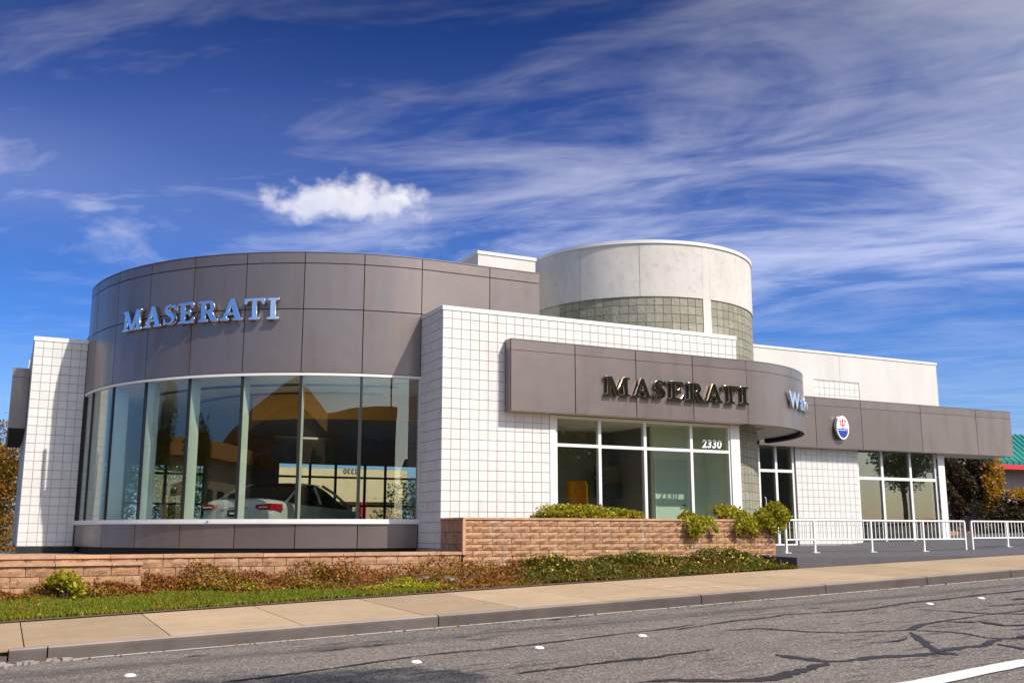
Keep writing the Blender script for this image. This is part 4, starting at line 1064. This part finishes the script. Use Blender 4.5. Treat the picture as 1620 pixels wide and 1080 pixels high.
def blob_points(n, c, r, shell=0.55, lumps=9, seed=1):
    """points in a lumpy crown: several overlapping ellipsoids"""
    g_ = np.random.default_rng(seed); out = []; nor = []
    C_ = [(np.array(c) + g_.uniform(-.62, .62, 3) * r, np.array(r) * g_.uniform(.32, .62)) for _ in range(lumps)] + [(np.array(c), np.array(r) * .62)]
    for cc, rr_ in C_:
        k = n // len(C_); d = g_.normal(0, 1, (k, 3)); d /= np.linalg.norm(d, axis=1)[:, None]
        rad_ = g_.uniform(shell, 1.06, (k, 1)) ** .6; rad_ = np.where(g_.random((k, 1)) < .10, rad_ * g_.uniform(1.1, 1.45, (k, 1)), rad_)
        out.append(cc + d * rr_ * rad_); nor.append(d)
    return np.concatenate(out), np.concatenate(nor)
def shrub(name, label, cat, loc, r, n, size, m, group=None, lumps=9, seed=1, stems=6, trail=None, jitter=0.7):
    t_ = thing(name, label, cat, loc, group)
    P, N = blob_points(n, (0, 0, r[2] * .85), r, lumps=lumps, seed=seed)
    if trail is not None: P, N = np.concatenate([P, trail[0]]), np.concatenate([N, trail[1]])
    leaves('foliage', P, N + np.array([0, -.1, .35]), size, m, t_, jitter=jitter)
    mb = MB(); g_ = random.Random(seed)
    for k in range(stems):
        a = g_.uniform(0, 6.28); e = (r[0] * .6 * math.cos(a), r[1] * .6 * math.sin(a), r[2] * g_.uniform(.8, 1.5))
        mb.tube([(0.05 * math.cos(a), .05 * math.sin(a), -.08), (e[0] * .5, e[1] * .5, e[2] * .55), e], [.012, .009, .004], 5)
    mb.build('stem', 'bark', t_)
    return t_
def tree(name, label, loc, trunk_h, r, n, size, m, seed, lumps=14, group=None, tr_=0.16, cz=None):
    t_ = thing(name, label, 'tree', loc, group); g_ = random.Random(seed)
    cz = cz if cz is not None else trunk_h + r[2] * .7
    mb = MB(); mb.tube([(0, 0, -.2), (.05, .02, trunk_h * .5), (0, 0, trunk_h), (.1, 0, cz)], [tr_ * 1.3, tr_, tr_ * .8, tr_ * .3], 9); mb.build('trunk', 'bark', t_)
    mb = MB()
    for k in range(9):
        a = k * 2.4 + g_.random(); z0 = trunk_h * g_.uniform(.7, 1.1); e = (r[0] * .75 * math.cos(a), r[1] * .75 * math.sin(a), cz + r[2] * g_.uniform(-.5, .6))
        mb.tube([(0, 0, z0), (e[0] * .4, e[1] * .4, z0 + (e[2] - z0) * .55), e], [tr_ * .5, tr_ * .28, tr_ * .08], 6)
    mb.build('limb', 'bark', t_)
    P, N = blob_points(n, (0, 0, cz), r, lumps=lumps, seed=seed); leaves('crown', P, N + np.array([0, 0, .2]), size, m, t_)
    return t_

# lawn strip
def in_poly_scatter(n, x0, x1, yf0, yf1):
    x = rng.uniform(x0, x1, n); t_ = rng.uniform(0, 1, n)
    y = yf0(x) + (yf1(x) - yf0(x)) * t_
    return x, y
lawn_edge = lambda x: 16.28 + np.clip((6.6 - x) * .16, 0, 0.60) + 0.05 * np.sin(x * 3.1)
n = 42000
x, y = in_poly_scatter(n, -3, 6.6, lambda x: 16.27 - np.abs(rng.normal(0, .045, np.shape(x))), lawn_edge)
keep = (lawn_edge(x) - 16.28) > 0.03
x, y = x[keep], y[keep]
z = np.array([z_bed(a, b) for a, b in zip(x, y)])
gr = leaves('lawn', np.stack([x, y, z + .025], 1), np.tile([0, -.1, 1.0], (len(x), 1)), 0.085, 'grass', None, aspect=.17, jitter=.38)
tag(gr, 'narrow strip of green grass along the sidewalk at left', 'grass', kind='stuff')
lvx, lvy = rng.uniform(-2, 6, 60), rng.uniform(16.2, 16.8, 60)
fl = leaves('fallen_leaves', np.stack([lvx, lvy, np.array([z_bed(a, b) for a, b in zip(lvx, lvy)]) + .05], 1), np.tile([1, 0, 0.2], (60, 1)), .06, 'leaf_gold', None, aspect=.6)
tag(fl, 'scattered fallen yellow leaves lying on the lawn strip', 'leaves', kind='stuff')

gx = rng.uniform(0.8, 17, 130); gy = 12.97 - np.abs(rng.normal(0, .09, 130))
gl_ = leaves('gutter_litter', np.stack([gx, gy, np.array([z_road(a) for a in gx]) + .012], 1), np.tile([1, 0.2, 0.05], (130, 1)), .045, 'leaf_autumn', None, aspect=.55, jitter=.5)
tag(gl_, 'dry leaf litter scattered along the gutter', 'leaves', kind='stuff')
# ground cover: reddish at left and centre, green with flowers at right
def cover(name, label, n, x0, x1, y0f, y1f, hf, size, m):
    x, y = in_poly_scatter(n, x0, x1, y0f, y1f)
    h = hf(x, y) * (0.55 + 0.45 * np.sin(x * 5.3 + 1.7 * np.sin(y * 7)) * np.sin(y * 6.1 + x * 2.2)) * rng.uniform(.05, 1.0, len(x)) ** .55
    z = np.array([z_bed(a, b) for a, b in zip(x, y)]) + np.maximum(h, 0.01)
    o = leaves(name, np.stack([x, y, z], 1), np.tile([0, -.25, .6], (len(x), 1)), size, m, None, aspect=.5, jitter=.8)
    return tag(o, label, 'ground cover', kind='stuff')
cover('ground_cover', 'reddish brown low ground cover between lawn and low wall', 26000, -4, 8.7, lambda x: np.where(x < 6.3, lawn_edge(x) - .03, 16.30 - np.abs(rng.normal(0, .06, np.shape(x)))), lambda x: 0 * x + 17.3,
      lambda x, y: np.clip(.17 + (y - 16.7) * .45, .09, .44) * np.where(x < 2.1, .8, 1), .055, 'leaf_cover_red')
cover('ground_cover', 'green and yellow low ground cover patches in front of the showroom wall', 9000, 1.6, 7.2, lambda x: lawn_edge(x) + .03, lambda x: lawn_edge(x) + .30,
      lambda x, y: .17 * np.clip(np.sin(x * 2.3) * .9 + .55, 0, 1), .05, 'leaf_yellowgreen')
cover('ground_cover', 'dense green ground cover with yellow flowers in front of the tall planter wall', 34000, 8.2, 14.28, lambda x: 16.28 - np.clip(x - 9, 0, 6) * .063 - np.abs(rng.normal(0, .06, np.shape(x))), lambda x: 0 * x + 17.32,
      lambda x, y: np.clip(.10 + (y - 16.2) * .30, .08, .32) * np.clip((x - 7.9) / 1.2, .25, 1), .06, 'leaf_cover_green')
xf, yf_ = in_poly_scatter(120, 8.6, 14.2, lambda x: 16.3 - np.clip(x - 9, 0, 6) * .06, lambda x: 0 * x + 17.2)
zf_ = np.array([z_bed(a, b) for a, b in zip(xf, yf_)]) + np.clip(.13 + (yf_ - 16.2) * .29, .1, .34)
P = np.repeat(np.stack([xf, yf_, zf_], 1), 5, 0) + rng.normal(0, .013, (600, 3))
o = leaves('ground_cover_flowers', P, np.tile([0, -.4, .6], (600, 1)), .036, 'petal', None, aspect=.7); tag(o, 'small yellow flowers dotting the green ground cover', 'flowers', kind='stuff')
# rubble in the bare patch
rb = []
for i in range(7):
    x, y = 7.0 + random.uniform(-.5, .5), 16.75 + random.uniform(-.1, .15); mb = MB(); r_ = random.uniform(.03, .07)
    mb.prism([(r_ * random.uniform(.7, 1.4) * math.cos(k * 1.047), r_ * random.uniform(.5, 1) * math.sin(k * 1.047)) for k in range(6)], 0, r_ * .6)
    o = mb.build('stone', 'debris_white'); o.location = (x, y, z_bed(x, y) + .05); tag(o, 'pale broken stone lying in the bare soil at the foot of the planter corner', 'stone', 'loose stones by the planter')

# shrubs in the planter: hanging over the wall
def trail_pts(n, x0, x1, zlo, seed):
    g_ = np.random.default_rng(seed); P_ = []
    for k in range(6):
        xc = g_.uniform(x0, x1); L = (.16 - zlo) * g_.uniform(.35, 1.0); m_ = n // 6
        t_ = g_.uniform(0, 1, m_) ** .9; wdt = .085 * (1 - .6 * t_)
        P_.append(np.stack([xc + g_.normal(0, 1, m_) * wdt + .10 * np.sin(t_ * 3 + k) , -.22 - .12 * np.sin(t_ * 2.2) - g_.uniform(0, .10, m_), .18 - t_ * L], 1))
    P_ = np.concatenate(P_); return P_, np.tile([0, -.6, -.15], (len(P_), 1))
shrub('shrub', 'low yellow-green shrub along the planter top under the office window', 'shrub', (10.25, 17.72, PT - .1), (.95, .24, .22), 4200, .075, 'leaf_yellowgreen', 'shrubs in the tall planter', 14, 3)
shrub('shrub', 'small yellow-green shrub on the planter top, right of the longest one', 'shrub', (11.42, 17.72, PT - .1), (.46, .22, .17), 2200, .075, 'leaf_yellowgreen', 'shrubs in the tall planter', 8, 5)
shrub('shrub', 'sparse yellow-green shrub trailing over the middle of the planter wall', 'shrub', (12.98, 17.66, PT - .1), (.30, .22, .16), 1300, .08, 'leaf_yellowgreen', 'shrubs in the tall planter', 7, 8, trail=trail_pts(750, -.48, .35, -.36, 8))
shrub('shrub', 'yellow-green shrub spilling over the planter wall beside the entrance pier', 'shrub', (14.12, 17.68, PT - .1), (.38, .26, .21), 1700, .08, 'leaf_yellowgreen', 'shrubs in the tall planter', 9, 9, trail=trail_pts(900, -.4, .4, -.36, 9))
shrub('shrub', 'largest rounded yellow-green shrub hanging over the right end of the planter', 'shrub', (14.93, 17.42, PT - .24), (.40, .34, .36), 3600, .08, 'leaf_yellowgreen', 'shrubs in the tall planter', 12, 11)
shrub('shrub', 'small golden yellow shrub in front of the lower wall at far left', 'shrub', (0.95, 16.88, -0.93), (.27, .20, .19), 800, .075, 'leaf_yellowgreen', None, 13, 13, 14)
shrub('shrub', 'dark little shrub against the low wall, left of the planter corner', 'shrub', (5.1, 17.2, -0.82), (.34, .12, .12), 900, .05, 'leaf_cover_green', None, 8, 14)

# trees and hedge left of the building
tree('tree', 'orange-brown autumn tree beyond the left end of the building', (-1.3, 41.5, -.6), 0.8, (2.5, 2.0, 2.5), 34000, .12, 'leaf_autumn', 21, 30, cz=2.0)
tree('tree', 'second autumn tree farther back at the left edge', (-4.6, 44, -.6), 1.0, (2.6, 2.2, 2.2), 12000, .13, 'leaf_autumn', 22, 18, cz=1.2)

# right background: ivy wall, hedge, neighbouring pavilion with green roof
iw = thing('boundary_wall', 'pale mauve wall under dark ivy, seen below the right canopy', 'wall', (32, 27, -.5))
o = MB().box(26.7, 33.4, 27, 27.25, -0.6, 2.9).box(33.4, 40, 27, 27.2, -0.6, 0.85).build('wall_face', 'mauve_wall', iw); o.matrix_basis = Matrix.Translation((-32, -27, .5))
o = MB().box(26.7, 39, 26.6, 26.98, -0.6, 0.05).build('brick_base', 'split_brick', iw); o.matrix_basis = Matrix.Translation((-32, -27, .5))
iv = thing('ivy', 'dark ivy hanging thickly over the mauve wall', 'ivy', (31.5, 26.9, 0.5))
n = 17000; x = rng.uniform(-4.7, 2.3, n); zt = rng.uniform(0, 1, n) ** .8
z = 2.5 - zt * (2.15 + .4 * np.sin(x * 4) + .2 * np.sin(x * 9.7)); y = -.15 - .35 * np.abs(np.sin(x * 2.1 + z * 2.3)) * rng.uniform(.2, 1, n)
leaves('foliage', np.stack([x, y, z], 1), np.tile([0, -.6, -.3], (n, 1)), .13, 'leaf_ivy', iv)
MB().tube([(0, 0, -.9), (.2, -.05, .3), (.1, -.05, 1.6)], [.05, .04, .02], 6).build('stem', 'bark', iv)
shrub('shrub', 'golden climbing shrub at the right end of the ivy, catching the sun', 'shrub', (33.15, 26.35, 0.65), (.50, .35, 1.1), 4200, .12, 'leaf_gold', None, 12, 31, 4)
shrub('hedge', 'dark hedge with golden top at the right edge beyond the railing', 'hedge', (34.0, 25.6, 0.1), (2.0, .8, .75), 10000, .12, 'leaf_ivy', None, 16, 32, 8)
shrub('shrub', 'golden shrub on top of the dark hedge at the right edge', 'shrub', (34.6, 25.4, 1.2), (1.6, .6, .24), 3600, .12, 'leaf_gold', None, 12, 33, 5)
pv = thing('pavilion', 'neighbouring building with green standing-seam roof and red eaves trim at right edge', 'building', (46, 36, -.5))
def pvp(mb, name, m): o = mb.build(name, m, pv); o.matrix_basis = Matrix.Translation((-46, -36, .5)); return o
pvp(MB().box(41.6, 56, 33, 44, -0.5, 3.0), 'wall', 'mauve_wall')
ex0, ex1, ey0, ey1, rz0, rz1 = 40.7, 57, 32, 45, 3.0, 4.75
i0 = 1.7
vs = [(ex0, ey0, rz0 + .28), (ex1, ey0, rz0 + .28), (ex1, ey1, rz0 + .28), (ex0, ey1, rz0 + .28), (ex0 + i0, ey0 + i0, rz1), (ex1 - i0, ey0 + i0, rz1), (ex1 - i0, ey1 - i0, rz1), (ex0 + i0, ey1 - i0, rz1), (ex0, ey0, rz0 + .1), (ex1, ey0, rz0 + .1), (ex1, ey1, rz0 + .1), (ex0, ey1, rz0 + .1)]
rf = pvp(MB().add(vs, [(0, 1, 5, 4), (1, 2, 6, 5), (2, 3, 7, 6), (3, 0, 4, 7), (4, 5, 6, 7), (8, 9, 1, 0), (9, 10, 2, 1), (10, 11, 3, 2), (11, 8, 0, 3), (8, 11, 10, 9)]), 'roof', 'green_roof')
k = ex0 + .1
while k < ex1:
    tx = max(ex0 + i0, min(ex1 - i0, k)); f_ = min(1, (k - ex0) / i0, (ex1 - k) / i0)
    MB().tube([(k, ey0 - .01, rz0 + .14), (k, ey0 - .005, rz0 + .3), (k, ey0 + i0 * f_, rz0 + .3 + (rz1 - rz0 - .28) * f_)], .035, 5).build('seam', 'green_roof', rf); k += .42
k = ey0 + .3
while k < ey0 + 5:
    f_ = min(1, (k - ey0) / i0)
    MB().tube([(ex0 - .01, k, rz0 + .14), (ex0 - .005, k, rz0 + .3), (ex0 + i0 * f_, k, rz0 + .3 + (rz1 - rz0 - .28) * f_)], .035, 5).build('seam', 'green_roof', rf); k += .42
pvp(MB().box(ex0 - .05, ex1, ey0 - .05, ey0 - .012, rz0 - .12, rz0 + .1).box(ex0 - .05, ex0 - .012, ey0 - .012, ey1, rz0 - .12, rz0 + .1), 'eaves_trim', 'red_trim')

# ------------------------------------------------------------------ things inside
def car(label, paint, loc, heading, parts=True):
    """four-door saloon, rear at local x=0, nose at x=5.0; heading = world angle of +x"""
    c = thing('car', label, 'car', loc); c.rotation_euler = (0, 0, heading)
    st = [  # x, half width, z_bottom, z_belt, z_top(deck/hood), shoulder width factor
        (0.00, .66, .42, .72, .84, .80), (0.05, .80, .36, .76, .97, .80), (0.18, .90, .30, .80, 1.035, .80), (0.45, .945, .25, .82, 1.03, .80), (0.90, .955, .22, .84, 1.00, .80), (1.6, .955, .20, .83, .96, .82),
        (2.4, .95, .20, .80, .94, .82), (3.2, .95, .20, .78, .93, .82), (3.7, .95, .22, .76, .94, .80), (4.2, .94, .24, .73, .89, .76), (4.7, .88, .26, .66, .79, .7), (4.95, .74, .32, .58, .66, .65), (5.02, .60, .38, .52, .58, .6)]
    def sect(x, hw, zb, zs, zt, sf_):
        h = [(0, zb), (hw * .75, zb), (hw * .95, zb + .08), (hw, zb + (zs - zb) * .55), (hw * .985, zs), (hw * .93, zs + (zt - zs) * .62), (hw * sf_, zt - .012), (hw * .4, zt + .012), (0, zt + .018)]
        return [(x, y, z) for y, z in h] + [(x, -y, z) for y, z in h[-2:0:-1]]
    rings = [sect(*s_) for s_ in st]; k = len(rings[0])
    mb = MB(); mb.add([p for r_ in rings for p in r_], [(i * k + j, i * k + (j + 1) % k, (i + 1) * k + (j + 1) % k, (i + 1) * k + j) for i in range(len(rings) - 1) for j in range(k)], True)
    mb.add(rings[0], [tuple(range(k))]); mb.add(rings[-1], [tuple(range(k - 1, -1, -1))])
    def sub(o, lv=2):
        md = o.modifiers.new('smooth', 'SUBSURF'); md.levels = lv; md.render_levels = lv; return o
    bo = mb.build('body', paint, c)
    me = bo.data; 
    import bmesh
    bm_ = bmesh.new(); bm_.from_mesh(me); bmesh.ops.remove_doubles(bm_, verts=bm_.verts, dist=1e-5); bmesh.ops.recalc_face_normals(bm_, faces=bm_.faces); bm_.to_mesh(me); bm_.free(); sub(bo)
    # greenhouse
    gh = [(.72, .62, .98, 1.00), (1.15, .66, .97, 1.22), (1.65, .66, .95, 1.395), (2.2, .655, .94, 1.44), (2.7, .65, .93, 1.42), (3.2, .66, .92, 1.25), (3.72, .70, .92, .95)]
    def gs(x, hw, zb, zt):
        h = [(hw * 1.28, zb - .04), (hw * 1.22, zb + (zt - zb) * .3), (hw * 1.04, zt - (zt - zb) * .12), (hw * .86, zt), (0, zt + .02 * (zt > 1.1))]
        return [(x, y, z) for y, z in h] + [(x, -y, z) for y, z in h[-2::-1]]
    rg = [gs(*s_) for s_ in gh]; k = 9
    V = [p for r_ in rg for p in r_]
    mb = MB(); mb.add(V, [(i * k + j, i * k + j + 1, (i + 1) * k + j + 1, (i + 1) * k + j) for i in range(len(rg) - 1) for j in range(k - 1)], True); gw = sub(mb.build('window_glass', 'car_glass', c))
    off = [(p[0], p[1] * 1.004, p[2] + .012) for p in V]
    mb = MB(); fs = [(i * k + j, i * k + j + 1, (i + 1) * k + j + 1, (i + 1) * k + j) for i in range(2, 4) for j in (2, 3, 4, 5)]
    mb.add(off, fs, True); sub(mb.build('roof', paint, c))
    for s_ in (-1, 1):   # pillars
        for pts in ([(.62, .86, .98), (1.2, .77, 1.24), (1.75, .66, 1.40)], [(2.32, .83, .96), (2.22, .70, 1.36)], [(3.70, .88, .95), (3.15, .74, 1.25), (2.75, .64, 1.40)]):
            MB().tube([(a, s_ * b, z) for a, b, z in pts], .032, 6).build('pillar', paint, c)
        vs = [(.30, .955, .78), (.06, .80, .80), (-.012, .60, .80), (-.012, .48, .84), (-.01, .50, .90), (.03, .78, .93), (.28, .955, .92)]
        mb = MB(); a_ = [(x - .012, s_ * (y + .004), z) for x, y, z in vs]; b_ = [(x + .06, s_ * (y - .06), z) for x, y, z in vs]; q = len(vs)
        mb.add(a_ + b_, [tuple(range(q))] + [(i, (i + 1) % q, q + (i + 1) % q, q + i) for i in range(q)]); tl = mb.build('tail_light', 'tail_red', c)
        MB().obox((-.016, s_ * .56, .85), (0, s_, 0), (0, 0, 1), (1, 0, 0), 0, .20, -.012, .012, -.01, .01).build('lens', 'lamp_clear', tl)
        for wx in (.98, 4.0):
            mb = MB(); mb.tube([(wx, s_ * .74, .34), (wx, s_ * .955, .34)], .34, 28); wh = mb.build('wheel', 'tyre_rubber', c)
            MB().tube([(wx, s_ * .94, .34), (wx, s_ * .965, .34)], .245, 20).build('rim', 'chrome', wh)
        MB().tube([(.10, s_ * .60, .33), (-.04, s_ * .60, .33)], .045, 10).build('exhaust', 'chrome', c)
        MB().obox((1.9, s_ * .972, .80), (1, 0, 0), (0, 0, 1), (0, s_, 0), 0, .2, -.012, .012, -.01, .012).build('handle', paint, c)
    pa_ = MB().box(-.03, -.012, -.17, .17, .66, .79).build('number_plate', 'plate_black', c)
    MB().box(-.032, -.0305, -.12, .12, .705, .745).build('characters', 'lamp_clear', pa_)
    MB().box(-.02, -.002, -.30, .30, .83, .85).build('trim_bar', 'chrome', c)
    MB().box(-.03, .03, -.55, .55, .36, .47).build('diffuser', 'tyre_rubber', c)
    return c
car('silver saloon car parked inside the round showroom, red tail lights facing the street', 'car_paint', (4.42, 21.98, ZF + .002), math.atan2(.74, .67))
car('dark saloon car behind the right-hand window, mostly hidden by the railing', 'car_paint_dark', (23.3, 25.6, -.338), R(20))

tv = thing('television', 'black flat television on the office wall behind the window', 'television', (13.36, 21.0, 1.2)); tv.rotation_euler = (0, 0, R(-14))
MB().box(-.62, .02, -.12, -.06, -.36, .36).build('screen', 'screen_black', tv); MB().box(-.64, .04, -.06, -.03, -.38, .38).build('housing', 'frame_dark', tv); MB().box(-.06, .10, -.03, .08, -.1, .1).build('bracket', 'frame_dark', tv)
ch_ = thing('chair', 'orange shell chair inside the office behind the leftmost pane', 'chair', (11.80, 20.6, ZF)); ch_.rotation_euler = (0, 0, R(-70))
mb = MB(); prof = [(-.28, .45), (.18, .43), (.25, .50), (.30, .75), (.33, 1.05), (.31, 1.42), (.25, 1.50)]
vs = []
for y_, z_ in prof:
    for k in range(7):
        a = (k - 3) / 3; vs.append((a * .30, y_ - .13 * a * a * (1 if z_ > .5 else .2), z_ + .05 * a * a * (z_ < .5)))
mb.add(vs, [(i * 7 + j, i * 7 + j + 1, (i + 1) * 7 + j + 1, (i + 1) * 7 + j) for i in range(6) for j in range(6)], True)
o = mb.build('shell', 'orange_plastic', ch_); md = o.modifiers.new('thick', 'SOLIDIFY'); md.thickness = .03
for sx in (-1, 1):
    for sy in (-1, 1): MB().tube([(sx * .2, sy * .18, .44), (sx * .26, sy * .24, 0)], .014, 7).build('leg', 'chrome', ch_)
dk = thing('desk', 'dark office desk standing behind the chair', 'desk', (11.3, 20.9, ZF))
MB().box(-.9, .5, -.3, .3, .70, .74).build('top', 'frame_dark', dk)
for sx in (-.85, .45): MB().box(sx - .03, sx + .03, -.28, .28, 0, .70).build('leg', 'frame_dark', dk)

# ------------------------------------------------------------------ beyond: behind the showroom, and a street side invented for the glass to mirror
nb = thing('neighbour_building', 'cream and beige building seen through the rear glass of the showroom', 'building', (12, 46, -.6))
def nbp(mb, name, m): o = mb.build(name, m, nb); o.matrix_basis = Matrix.Translation((-12, -46, .6)); return o
nbp(MB().box(9.6, 17.0, 46, 52, -0.6, 1.4), 'wall', 'beige_wall'); nbp(MB().box(9.4, 17.2, 45.8, 52, 1.4, 2.9), 'fascia', 'cream_wall')
for x in (10, 13): nbp(MB().box(x, x + 1.6, 45.95, 45.99, 0, 1.2), 'window', 'window_dark')
for x in (11.8, 14.9): nbp(MB().box(x, x + .25, 45.6, 45.85, -.6, 1.39), 'column', 'red_trim')
shrub('hedge', 'green hedge seen through the right end of the rear showroom glass', 'hedge', (17.5, 43.5, -.5), (2.6, .9, 1.5), 8000, .15, 'leaf_green', None, 14, 51, 6)

ob = thing('office_building', 'brown office block across the street with dark window bands, mirrored in the showroom glass', 'building', (5, -34, -1.6))
def obp(mb, name, m, par=None):
    o = mb.build(name, m, par or ob)
    if par is None: o.matrix_basis = Matrix.Translation((-5, 34, 1.6))
    return o
w0 = obp(MB().box(-20, 12, -44, -34, -1.6, 8.5), 'wall', 'brown_wall')
for f_ in range(3):
    for k in range(10):
        MB().box(-19.3 + k * 3.1, -16.7 + k * 3.1, -33.99, -33.94, -.2 + f_ * 3.0, 1.4 + f_ * 3.0).build('window', 'window_dark', w0)
obp(MB().box(-20.4, 12.4, -44.3, -33.6, 8.5, 9.1), 'parapet', 'orange_wall')
ob2 = thing('shop_building', 'low tan shop with a broad sloping canopy across the street, mirrored in the glass', 'building', (26, -28, -1.6))
def ob2p(mb, name, m): o = mb.build(name, m, ob2); o.matrix_basis = Matrix.Translation((-26, 28, 1.6)); return o
ob2p(MB().box(16, 40, -38, -28, -1.2, 3.6), 'wall', 'beige_wall'); ob2p(MB().box(15, 41, -39, -26.5, 3.6, 4.8), 'roof', 'orange_wall')
for k in range(7): ob2p(MB().box(17 + k * 3.2, 19.4 + k * 3.2, -27.99, -27.93, -.6, 2.4), 'window', 'window_dark')
ob3 = thing('added_tower', 'unseen brown office block added across the street at right, to darken mirroring letters and windows', 'building', (60, -30, -1))  # unseen block added so letters and panes mirror something dark, not sky
def ob3p(mb, name, m): o = mb.build(name, m, ob3); o.matrix_basis = Matrix.Translation((-60, 30, 1)); return o
ob3p(MB().box(40, 71, -44, -30, -1, 17), 'wall', 'brown_wall')
for f_ in range(4):
    for k in range(6): ob3p(MB().box(41 + k * 4.4, 44.6 + k * 4.4, -29.99, -29.93, 1 + f_ * 4.0, 3.2 + f_ * 4.0), 'window', 'window_dark')
vg = thing('verge', 'opposite pavement', 'pavement', (0, -4, -1.5)); bpy.data.objects.remove(vg)
op = strip([-60, -20, 0, 20, 40, 69], [-4.2, -1.6], lambda x, y: z_road(x) + .14).build('pavement', 'sidewalk_concrete'); setting(op)
ok = strip([-60, -20, 0, 20, 40, 69], [-1.61, -1.59], lambda x, y: z_road(x) + (.14 if y < -1.6 else -.02)).build('kerb_face', 'kerb_concrete', op)
tree('tree', 'unseen tree added behind the camera to cast a shadow on the road', (8.2, -2.9, z_road(8) + .1), 7.5, (1.5, 1.2, 1.3), 9000, .16, 'leaf_green', 61, 14, 'street trees across the road', cz=12.0)  # stand-in for an unseen caster, placed to throw the road shadow
for i, (x, y, h, lb) in enumerate([(-7, -12, 6, 'left'), (-16, -20, 7, 'far left'), (16, -14, 5.5, 'right'), (30, -16, 6.5, 'far right'), (66, -15, 8.0, 'extreme right'), (84, -26, 11, 'outer right')]):
    tree('tree', 'leafy street tree across the road on the ' + lb + ', seen only as a reflection', (x, y, z_road(x) - .05), h * .35, (h * .38, h * .38, h * .38), 5000, .30, 'leaf_green', 70 + i, 12, 'street trees across the road', cz=h * .72)
for i, (x, y, h, lb) in enumerate([(-9, 19.5, 5.0, 'nearest the showroom'), (-14, 25, 7.0, 'behind the nearest'), (-20, 17.5, 6.0, 'farthest along the street')]):
    tree('tree', 'leafy tree west of the showroom, ' + lb + ', mirrored in the left panes', (x, y, -1.6), h * .3, (h * .36, h * .36, h * .36), 5000, .26, 'leaf_green', 80 + i, 12, 'trees west of the showroom', cz=h * .68)
for i, (x, y, r_) in enumerate([(4.2, 45, 1.5), (6.6, 47, 1.9)]):
    tree('tree', 'dark green tree behind the showroom, ' + ('left' if i == 0 else 'right') + ' of the pair seen through the rear glass', (x, y, -.6), 1.2, (r_, r_, r_ * 1.2), 6000, .16, 'leaf_green', 90 + i, 12, cz=2.4)
ws = thing('corner_building', 'dark brown office building across the street to the southwest, mirrored in the middle panes', 'building', (-40, -9, -3))
def wsp(mb, name, m): o = mb.build(name, m, ws); o.matrix_basis = Matrix.Translation((40, 9, 3)); return o
wsp(MB().box(-75, -17, -30, -9, -4, 7.2), 'wall', 'brown_wall'); wsp(MB().box(-75.4, -16.6, -30.4, -8.6, 7.2, 8.6), 'parapet', 'orange_wall')
for f_ in range(2):
    for k in range(12): wsp(MB().box(-73 + k * 4.7, -69.6 + k * 4.7, -8.99, -8.93, -.5 + f_ * 3.6, 1.6 + f_ * 3.6), 'window', 'window_dark')
wb = thing('west_building', 'long low tan building west along the street, mirrored in the left panes', 'building', (-34, 8, -2))
o = MB().box(-52, -34, -6, 26, -2.5, 4.2).build('wall', 'beige_wall', wb); o.matrix_basis = Matrix.Translation((34, -8, 2))
o = MB().box(-52.5, -33.4, -6.5, 26.5, 4.2, 5.2).build('roof', 'orange_wall', wb); o.matrix_basis = Matrix.Translation((34, -8, 2))
for k in range(7):
    o = MB().box(-33.99, -33.93, -4 + k * 4.2, -1.4 + k * 4.2, -.8, 2.4).build('window', 'window_dark', wb); o.matrix_basis = Matrix.Translation((34, -8, 2))
bpy.context.view_layer.update()
